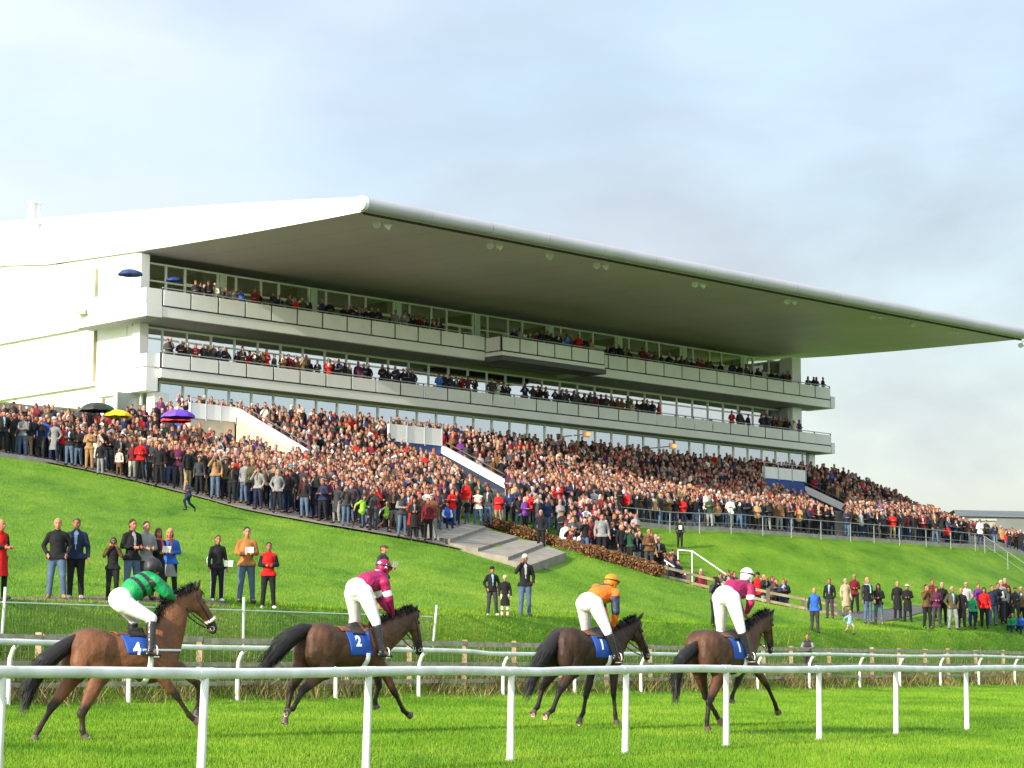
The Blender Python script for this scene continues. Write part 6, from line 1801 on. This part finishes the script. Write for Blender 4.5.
# ---- umbrellas in the left crowd
def umbrella(px, py, wpx, s, cols, label, tilt=0.0, base=None):
    q = at(px, py, F / s); rad = wpx / s / 2
    hgt = rad * 0.46
    t = empty('umbrella', q, 0, label, 'umbrella'); t.rotation_euler = (0, R(tilt), 0)
    NP = 16; vs = []; fs = []; mi = []
    for i in range(7):
        f_ = i / 6; rr_ = rad * math.sin(f_ * 1.42) / math.sin(1.42); z_ = hgt * (math.cos(f_ * 1.42) - math.cos(1.42)) / (1 - math.cos(1.42))
        for k in range(NP):
            a = 2 * math.pi * k / NP; sc = 1.0 if k % 2 == 0 else (1 - 0.06 * f_)
            vs.append((rr_ * sc * math.cos(a), rr_ * sc * math.sin(a), z_ - (0.02 * f_ if k % 2 else 0)))
    for i in range(6):
        for k in range(NP): fs.append((i * NP + k, i * NP + (k + 1) % NP, (i + 1) * NP + (k + 1) % NP, (i + 1) * NP + k)); mi.append((k // 2) % len(cols))
    me = bpy.data.meshes.new('canopy'); me.from_pydata(vs, [], fs)
    for c in cols: me.materials.append(mat('umbrella_' + '_'.join('%d' % (x * 100) for x in c), c, 0.5, spec=0.4))
    me.polygons.foreach_set('material_index', mi); me.update(); o = linkobj('canopy', me, t)
    sd = o.modifiers.new('t', 'SOLIDIFY'); sd.thickness = 0.006
    b = MB(); b.tube([(0, 0, hgt + 0.06), (0, 0, hgt - 0.95)], 0.012, 6); b.build('shaft', M_LEATH, t)
    b = MB()
    for k in range(8):
        a = 2 * math.pi * k / 8; b2 = MB(); b2.tube([(0, 0, hgt * .6), (rad * .55 * math.cos(a), rad * .55 * math.sin(a), hgt * 0.62)], 0.006, 4); b2.build('rib', M_LEATH, t)
    b = MB(); b.tube([(0, 0, hgt - 0.96), (0, 0, hgt - 1.1)], 0.02, 8); b.build('handle', M_BRN, t)
umbrella(97, 411, 37, 20.5, [(0.02, 0.02, 0.02), (0.02, 0.10, 0.05), (0.03, 0.03, 0.025)], 'black and dark green umbrella above the crowd by the white wall')
umbrella(117, 416.5, 29, 20.5, [(0.85, 0.60, 0.01)], 'bright yellow umbrella beside the black one above the left crowd')
umbrella(178, 417.5, 35, 20.8, [(0.10, 0.035, 0.42), (0.13, 0.05, 0.50)], 'purple umbrella in front of the white stair parapet')
umbrella(176, 421.5, 31, 20.2, [(0.62, 0.015, 0.02)], 'red umbrella just under the purple one')

umbrella(130, 275, 26, 17.96, [(0.015, 0.035, 0.14)], 'dark blue parasol on the upper side balcony at the left end')
umbrella(174, 281, 17, 17.71, [(0.02, 0.05, 0.22)], 'small blue umbrella at the left end of the upper balcony')
# ---- crowd places
SKY = np.array([(-60, 402), (0, 402), (100, 402), (150, 404), (163, 394), (200, 392), (235, 393), (300, 401), (400, 415), (500, 428), (600, 439), (700, 451), (828, 462), (870, 478), (900, 491), (930, 502), (950, 512), (985, 520), (1024, 530), (1100, 545)])
cand = []
FEAT = []
def feat(xa, ta, ba, ea, na_, xb, tb, bb, eb, nb_): FEAT.append((xa, ta, ba, en(ea, na_)[1], xb, tb, bb, en(eb, nb_)[1], ea if ea == eb else None))
feat(394, 420, 438, 12.4, 5, 443, 428, 449, 16.6, 5); feat(440, 443, 455, 16.8, 5, 508, 478, 492, 16.8, 11.2)
feat(186, 404, 421, -1.9, 5, 236, 404, 422, 1.15, 5); feat(236, 406, 424, 1.3, 5, 290, 440, 452, 1.3, 11)
feat(763, 466, 480, 47.3, 5, 806, 474, 489, 52, 5); feat(806, 486, 495, 52.2, 5, 846, 504, 514, 52.2, 9)
def tryadd(x, y, z, zone, h=None):
    h = h or max(1.40, min(1.95, rng.gauss(1.72, 0.09)))
    if rng.random() < 0.05 and zone != 'balcony': h *= 0.75
    px_, py_, s_ = project(x, y, z + h)
    if px_ < -25 or px_ > 1050: return
    if zone != 'balcony' and py_ < np.interp(px_, SKY[:, 0], SKY[:, 1]) + rng.uniform(-1, 2.0): return
    if zone != 'balcony':
        for (xa, ta, ba, Ya, xb, tb, bb, Yb, eb_) in FEAT:
            if xa <= px_ <= xb:
                f_ = (px_ - xa) / (xb - xa)
                if eb_ is not None and to_en(x, y)[0] > eb_: continue
                if y < Ya + (Yb - Ya) * f_ - 0.15 and ta + (tb - ta) * f_ - 19 < py_ < ba + (bb - ba) * f_ - 0.5: return
    for fx, fy_ in fg_info:
        if (fx - x) ** 2 + (fy_ - y) ** 2 < 0.16: return
    cand.append((x, y, z, h, zone, px_))
for i in range(25):
    n_ = 20.6 - 0.8 * i
    e_ = -34 + rng.random()
    while e_ < 92:
        e_ += rng.uniform(0.42, 0.64) if n_ < 19.5 else rng.uniform(0.42, 0.60)
        if -2.6 < e_ < 62 and n_ < 1.0: continue
        if any(a < e_ < b and 4.0 < n_ < 8.2 for a, b in VOM): continue
        if any(abs(e_ - b) < 0.5 and 4.4 < n_ < 12.4 for a, b in ((0, 1.3), (0, 16.75), (0, 52.15))): continue
        if n_ > 19 and rng.random() < 0.08: continue
        x, y = en(e_ + rng.uniform(-.05, .05), n_ + rng.uniform(-0.2, 0.2))
        tryadd(x, y, H(x, y) + 0.10, 'terrace')
HG_AC = sorted(to_ac(h.x, h.y) for h in HP)
hga = [q[0] for q in HG_AC]; hgc = [q[1] for q in HG_AC]
HPX = [project(*h)[0] for h in HP]; HPY = [h.y for h in HP]
n_ = 21.5
while n_ < 42:
    e_ = -40 + rng.random()
    while e_ < 34:
        e_ += rng.uniform(0.50, 0.80)
        x, y = en(e_ + rng.uniform(-.15, .15), n_ + rng.uniform(-0.25, 0.25))
        a, c = to_ac(x, y); z = H(x, y)
        px_, py_, s_ = project(x, y, z)
        if px_ < 505:
            cf = np.interp(a, fa, fc) if a <= fa[-1] + 0.5 else (np.interp(a, hga, hgc) + 0.6 if py_ < 534 else 999)
            d_ = c - cf
            if d_ < 0.9 or (d_ < 3.0 and rng.random() < 0.35): continue
            if px_ > 440 and py_ > 528: continue
            tryadd(x, y, z + 0.10, 'forecourt')
        else:
            cf = np.interp(a, hga, hgc)
            if y < np.interp(px_, HPX, HPY) + 1.6: continue
            lim_ = min(660, 600 + max(0, py_ - 515) * 1.1)
            if px_ > lim_: continue
            tryadd(x, y, z + 0.02, 'lower steps')
    n_ += 0.78
# seated along the path behind the crest fence
for k in range(26):
    px_ = rng.uniform(655, 790); Y_ = rng.uniform(96.5, 100.5); x = (px_ - 512) / F * Y_; cand.append((x, Y_, H(x, Y_) + 0.02, 1.65, 'path', px_))
for k in range(10):
    px_ = rng.uniform(660, 676); Y_ = rng.uniform(100, 104); x = (px_ - 512) / F * Y_; cand.append((x, Y_, H(x, Y_) + 0.5, 1.75, 'path', px_))
def balc(ranges, zf, nn, step):
    for a, b, dens in ranges:
        px_ = a
        while px_ < b:
            e_ = en_at_px(px_, nn); x, y = en(e_, nn + rng.uniform(-.1, .1))
            if rng.random() < dens: tryadd(x, y, zf, 'balcony', rng.uniform(1.55, 1.82))
            if rng.random() < dens * 0.35:
                x, y = en(e_ + .3, nn - 0.8); tryadd(x, y, zf, 'balcony', rng.uniform(1.6, 1.85))
            px_ += step * rng.uniform(0.7, 1.3)
balc([(198, 446, 0.9), (612, 790, 0.9)], 21.38, -0.35, 6.0)
balc([(514, 530, 0.9), (530, 592, 0.85)], 21.28, 1.1, 5.5)
balc([(811, 823, 1)], 21.38, -0.35, 7)
balc([(170, 176, 1), (184, 322, 0.92), (330, 352, 0.9), (360, 374, 1), (384, 418, .9), (428, 476, 0.9), (491, 511, 0.9), (526, 550, 0.95), (555, 612, 0.95), (616, 658, 0.9), (730, 750, 0.9), (758, 800, 0.9)], 17.88, -0.35, 6.0)

JACK = ['black'] * 50 + ['charcoal'] * 15 + ['navy'] * 18 + ['brown'] * 6 + ['olive'] * 5 + ['maroon'] * 7 + ['red'] * 5 + ['grey'] * 5 + ['tan'] * 3 + ['cream'] * 2 + ['blue'] + ['dark green'] * 2 + ['plum'] * 2 + ['purple', 'white', 'beige']
TROU = ['black'] * 34 + ['charcoal'] * 18 + ['navy'] * 10 + ['jeans'] * 26 + ['khaki'] * 6 + ['grey'] * 6
HAIRS = [('short', 'dark')] * 20 + [('short', 'brown')] * 24 + [('short', 'grey')] * 16 + [('short', 'white')] * 2 + [('short', 'fair')] * 5 + [('long', 'brown')] * 8 + [('long', 'dark')] * 6 + [('long', 'fair')] * 4 + [('cap', 'charcoal')] * 4 + [('cap', 'olive')] * 2 + [('beanie', 'black')] * 3 + [('beanie', 'cream')] + [('short', 'ginger')] * 2
POSES = ['down', 'hold', 'hold', 'pocket', 'fold', 'camera', 'phone', 'down']
# who is seen largest: every one an individual
inframe = [c for c in cand if 0 < c[5] < 1024 and c[4] != 'balcony']
inframe.sort(key=lambda c: c[1])
NIND = 300 - len(FG)
ind = set(id(c) for c in inframe[:NIND])
chosen = []
for c in inframe[:NIND]:
    hk, hc = rng.choice(HAIRS); woman = hk == 'long'
    chosen.append(dict(c=c, jk=rng.choice(JACK), tr=rng.choice(TROU), hk=hk, hc=hc, pose=rng.choice(POSES), coat=rng.random() < 0.22, child=c[3] < 1.4))
zone_txt = {'forecourt': 'on the paving', 'lower steps': 'behind the hedge', 'terrace': 'on the terrace', 'path': 'behind the fence'}
def who(d):
    w = 'child' if d['child'] else ('woman' if d['hk'] == 'long' else 'man')
    hr = {'short': d['hc'] + ' haired ', 'long': 'long ' + d['hc'] + ' haired ', 'cap': '', 'beanie': ''}[d['hk']]
    hat = {'cap': ' and %s cap' % d['hc'], 'beanie': ' and %s woolly hat' % d['hc']}.get(d['hk'], '')
    return '%s%s in %s %s%s%s, %s' % (hr, w, d['jk'], 'coat' if d['coat'] else 'jacket', hat, '' if hat else ', ' + d['tr'].replace('khaki', 'khaki trousers').replace('jeans', 'jeans') + ('' if d['tr'] in ('jeans', 'khaki') else ' trousers'), zone_txt[d['c'][4]])
cnt = {}
for d in chosen: d['w'] = who(d); cnt.setdefault(d['w'], []).append(d)
ORD = ['first', 'second', 'third', 'fourth', 'fifth', 'sixth', 'seventh', 'eighth', 'ninth']
for w_, L_ in cnt.items():
    if len(L_) == 1: L_[0]['label'] = w_; continue
    L_.sort(key=lambda d: d['c'][5])
    for k, d in enumerate(L_): d['label'] = '%s, %s from left' % (w_, ORD[min(k, 8)])
for d in chosen:
    if len(d['label'].replace('-', ' ').split()) > 16: d['label'] = d['label'].replace(' haired', '')
    x, y, z, h, zn, px_ = d['c']
    person(V3((x, y, z)), h / 1.75, rng.gauss(8, 22), d['pose'], d['jk'], None, d['tr'], d['hk'], d['hc'], d['label'], 'spectators packed along the front of the crowd', coat=d['coat'], shoes=rng.choice(['charcoal', 'black', 'brown']), shirt=rng.choice([None, None, None, 'light blue', 'charcoal', 'maroon', 'grey', 'brown', 'light grey']), bulk=rng.uniform(0.94, 1.14))
# everyone farther off: one mass
def lod_template(pose, ratio, long_hair=False):
    S = skel(pose); o = Org()
    j = jacket_org(S); o.p += [(p[0], p[1], p[2], p[3], p[4], 1, p[6]) for p in j.p]
    o.p += [('e', S['chest'] + V3((0, -0.115, 0.02)), V3((0.05, 0.045, 0.13)), Matrix.Identity(3), 5)]
    t = trousers_org(S); o.p += [(p[0], p[1], p[2], p[3], p[4], 2, p[6]) for p in t.p]
    h = S['head']
    o.ell(h - V3((0, 0.0, 0.01)), (0.078, 0.092, 0.115), None, 0); o.cap(S['neck'], h, 0.055, 0.05, 0); o.cap(h + V3((0, -0.09, 0)), h + V3((0, -0.105, -0.03)), 0.012, 0.016, 0)
    for s in 'LR':
        d = (S['ha' + s] - S['el' + s]).normalized(); o.cap(S['ha' + s], S['ha' + s] + d * 0.12, 0.042, 0.032, 0); o.cap(S['an' + s], S['to' + s], 0.045, 0.04, 4)
    o.ell(h + V3((0, 0.026, 0.052)), (0.090, 0.096, 0.090), None, 3)
    if long_hair: o.ell(h + V3((0, 0.06, -0.05)), (0.095, 0.06, 0.15), None, 3)
    me = o.mesh('lod', 0.034, 2, ratio)
    return me, o
LODS = []
for pose, lh in (('down', False), ('hold', False), ('camera', False), ('fold', True), ('pocket', False), ('hold', True)):
    me, o = lod_template(pose, 0.075, lh)
    me.calc_loop_triangles()
    nT = len(me.loop_triangles); T = np.zeros(nT * 3, dtype=np.int32); me.loop_triangles.foreach_get('vertices', T); T = T.reshape(nT, 3)
    Vt = vert_co(me); Cn = Vt[T].mean(1); LODS.append((Vt, T, o.tags(Cn)))
    bpy.data.meshes.remove(me)
VV = []; TT = []; CC = []; off_ = 0
skins = np.array(SK_T); nmass = 0
jc = np.array([COLS[j] for j in JACK]); tcx = np.array([COLS[j] for j in TROU]); hcx = np.array([HAIRC.get(h[1], COLS.get(h[1], (0.05, 0.05, 0.05))) for h in HAIRS])
for c in cand:
    if id(c) in ind: continue
    x, y, z, h, zn, px_ = c
    Vt, T, tg_ = LODS[rng.randrange(len(LODS))]
    a = R(rng.gauss(10, 28)); sc = h / 1.75; bk = sc * rng.uniform(0.95, 1.15); ca, sa = math.cos(a), math.sin(a)
    P = np.stack([(Vt[:, 0] * ca - Vt[:, 1] * sa) * bk + x, (Vt[:, 0] * sa + Vt[:, 1] * ca) * bk + y, Vt[:, 2] * sc + z], 1)
    pal = np.array([skins[rng.randrange(4)], jc[rng.randrange(len(jc))] * rng.uniform(0.8, 1.3), tcx[rng.randrange(len(tcx))], hcx[rng.randrange(len(hcx))], (0.03, 0.03, 0.03), (0, 0, 0)])
    pal[5] = pal[1] if rng.random() < 0.6 else np.array([(0.5, 0.5, 0.5), (0.25, 0.3, 0.4), (0.25, 0.03, 0.04), (0.3, 0.25, 0.18)][rng.randrange(4)])
    VV.append(P); TT.append(T + off_); CC.append(pal[tg_]); off_ += len(P); nmass += 1
VV = np.concatenate(VV); TT = np.concatenate(TT); CC = np.concatenate(CC)
me = bpy.data.meshes.new('crowd'); me.vertices.add(len(VV)); me.vertices.foreach_set('co', VV.ravel())
me.loops.add(len(TT) * 3); me.loops.foreach_set('vertex_index', TT.ravel().astype(np.int32))
me.polygons.add(len(TT)); me.polygons.foreach_set('loop_start', np.arange(0, len(TT) * 3, 3, dtype=np.int32)); me.polygons.foreach_set('use_smooth', [True] * len(TT)); me.update()
a4 = np.ones((len(TT), 4)); a4[:, :3] = CC
me.attributes.new('col', 'FLOAT_COLOR', 'FACE').data.foreach_set('color', a4.ravel())
me.materials.append(attr_mat('crowd_cloth', 0.8, 0.2))
tag(linkobj('crowd', me), 'dense mass of racegoers packed on the terrace and balconies of the stand', 'crowd', kind='stuff')
for o_ in bpy.data.objects:
    if 'label' in o_ and len(o_['label'].replace(',', ' ').split()) > 16: o_['label'] = ' '.join(o_['label'].split()[:16])
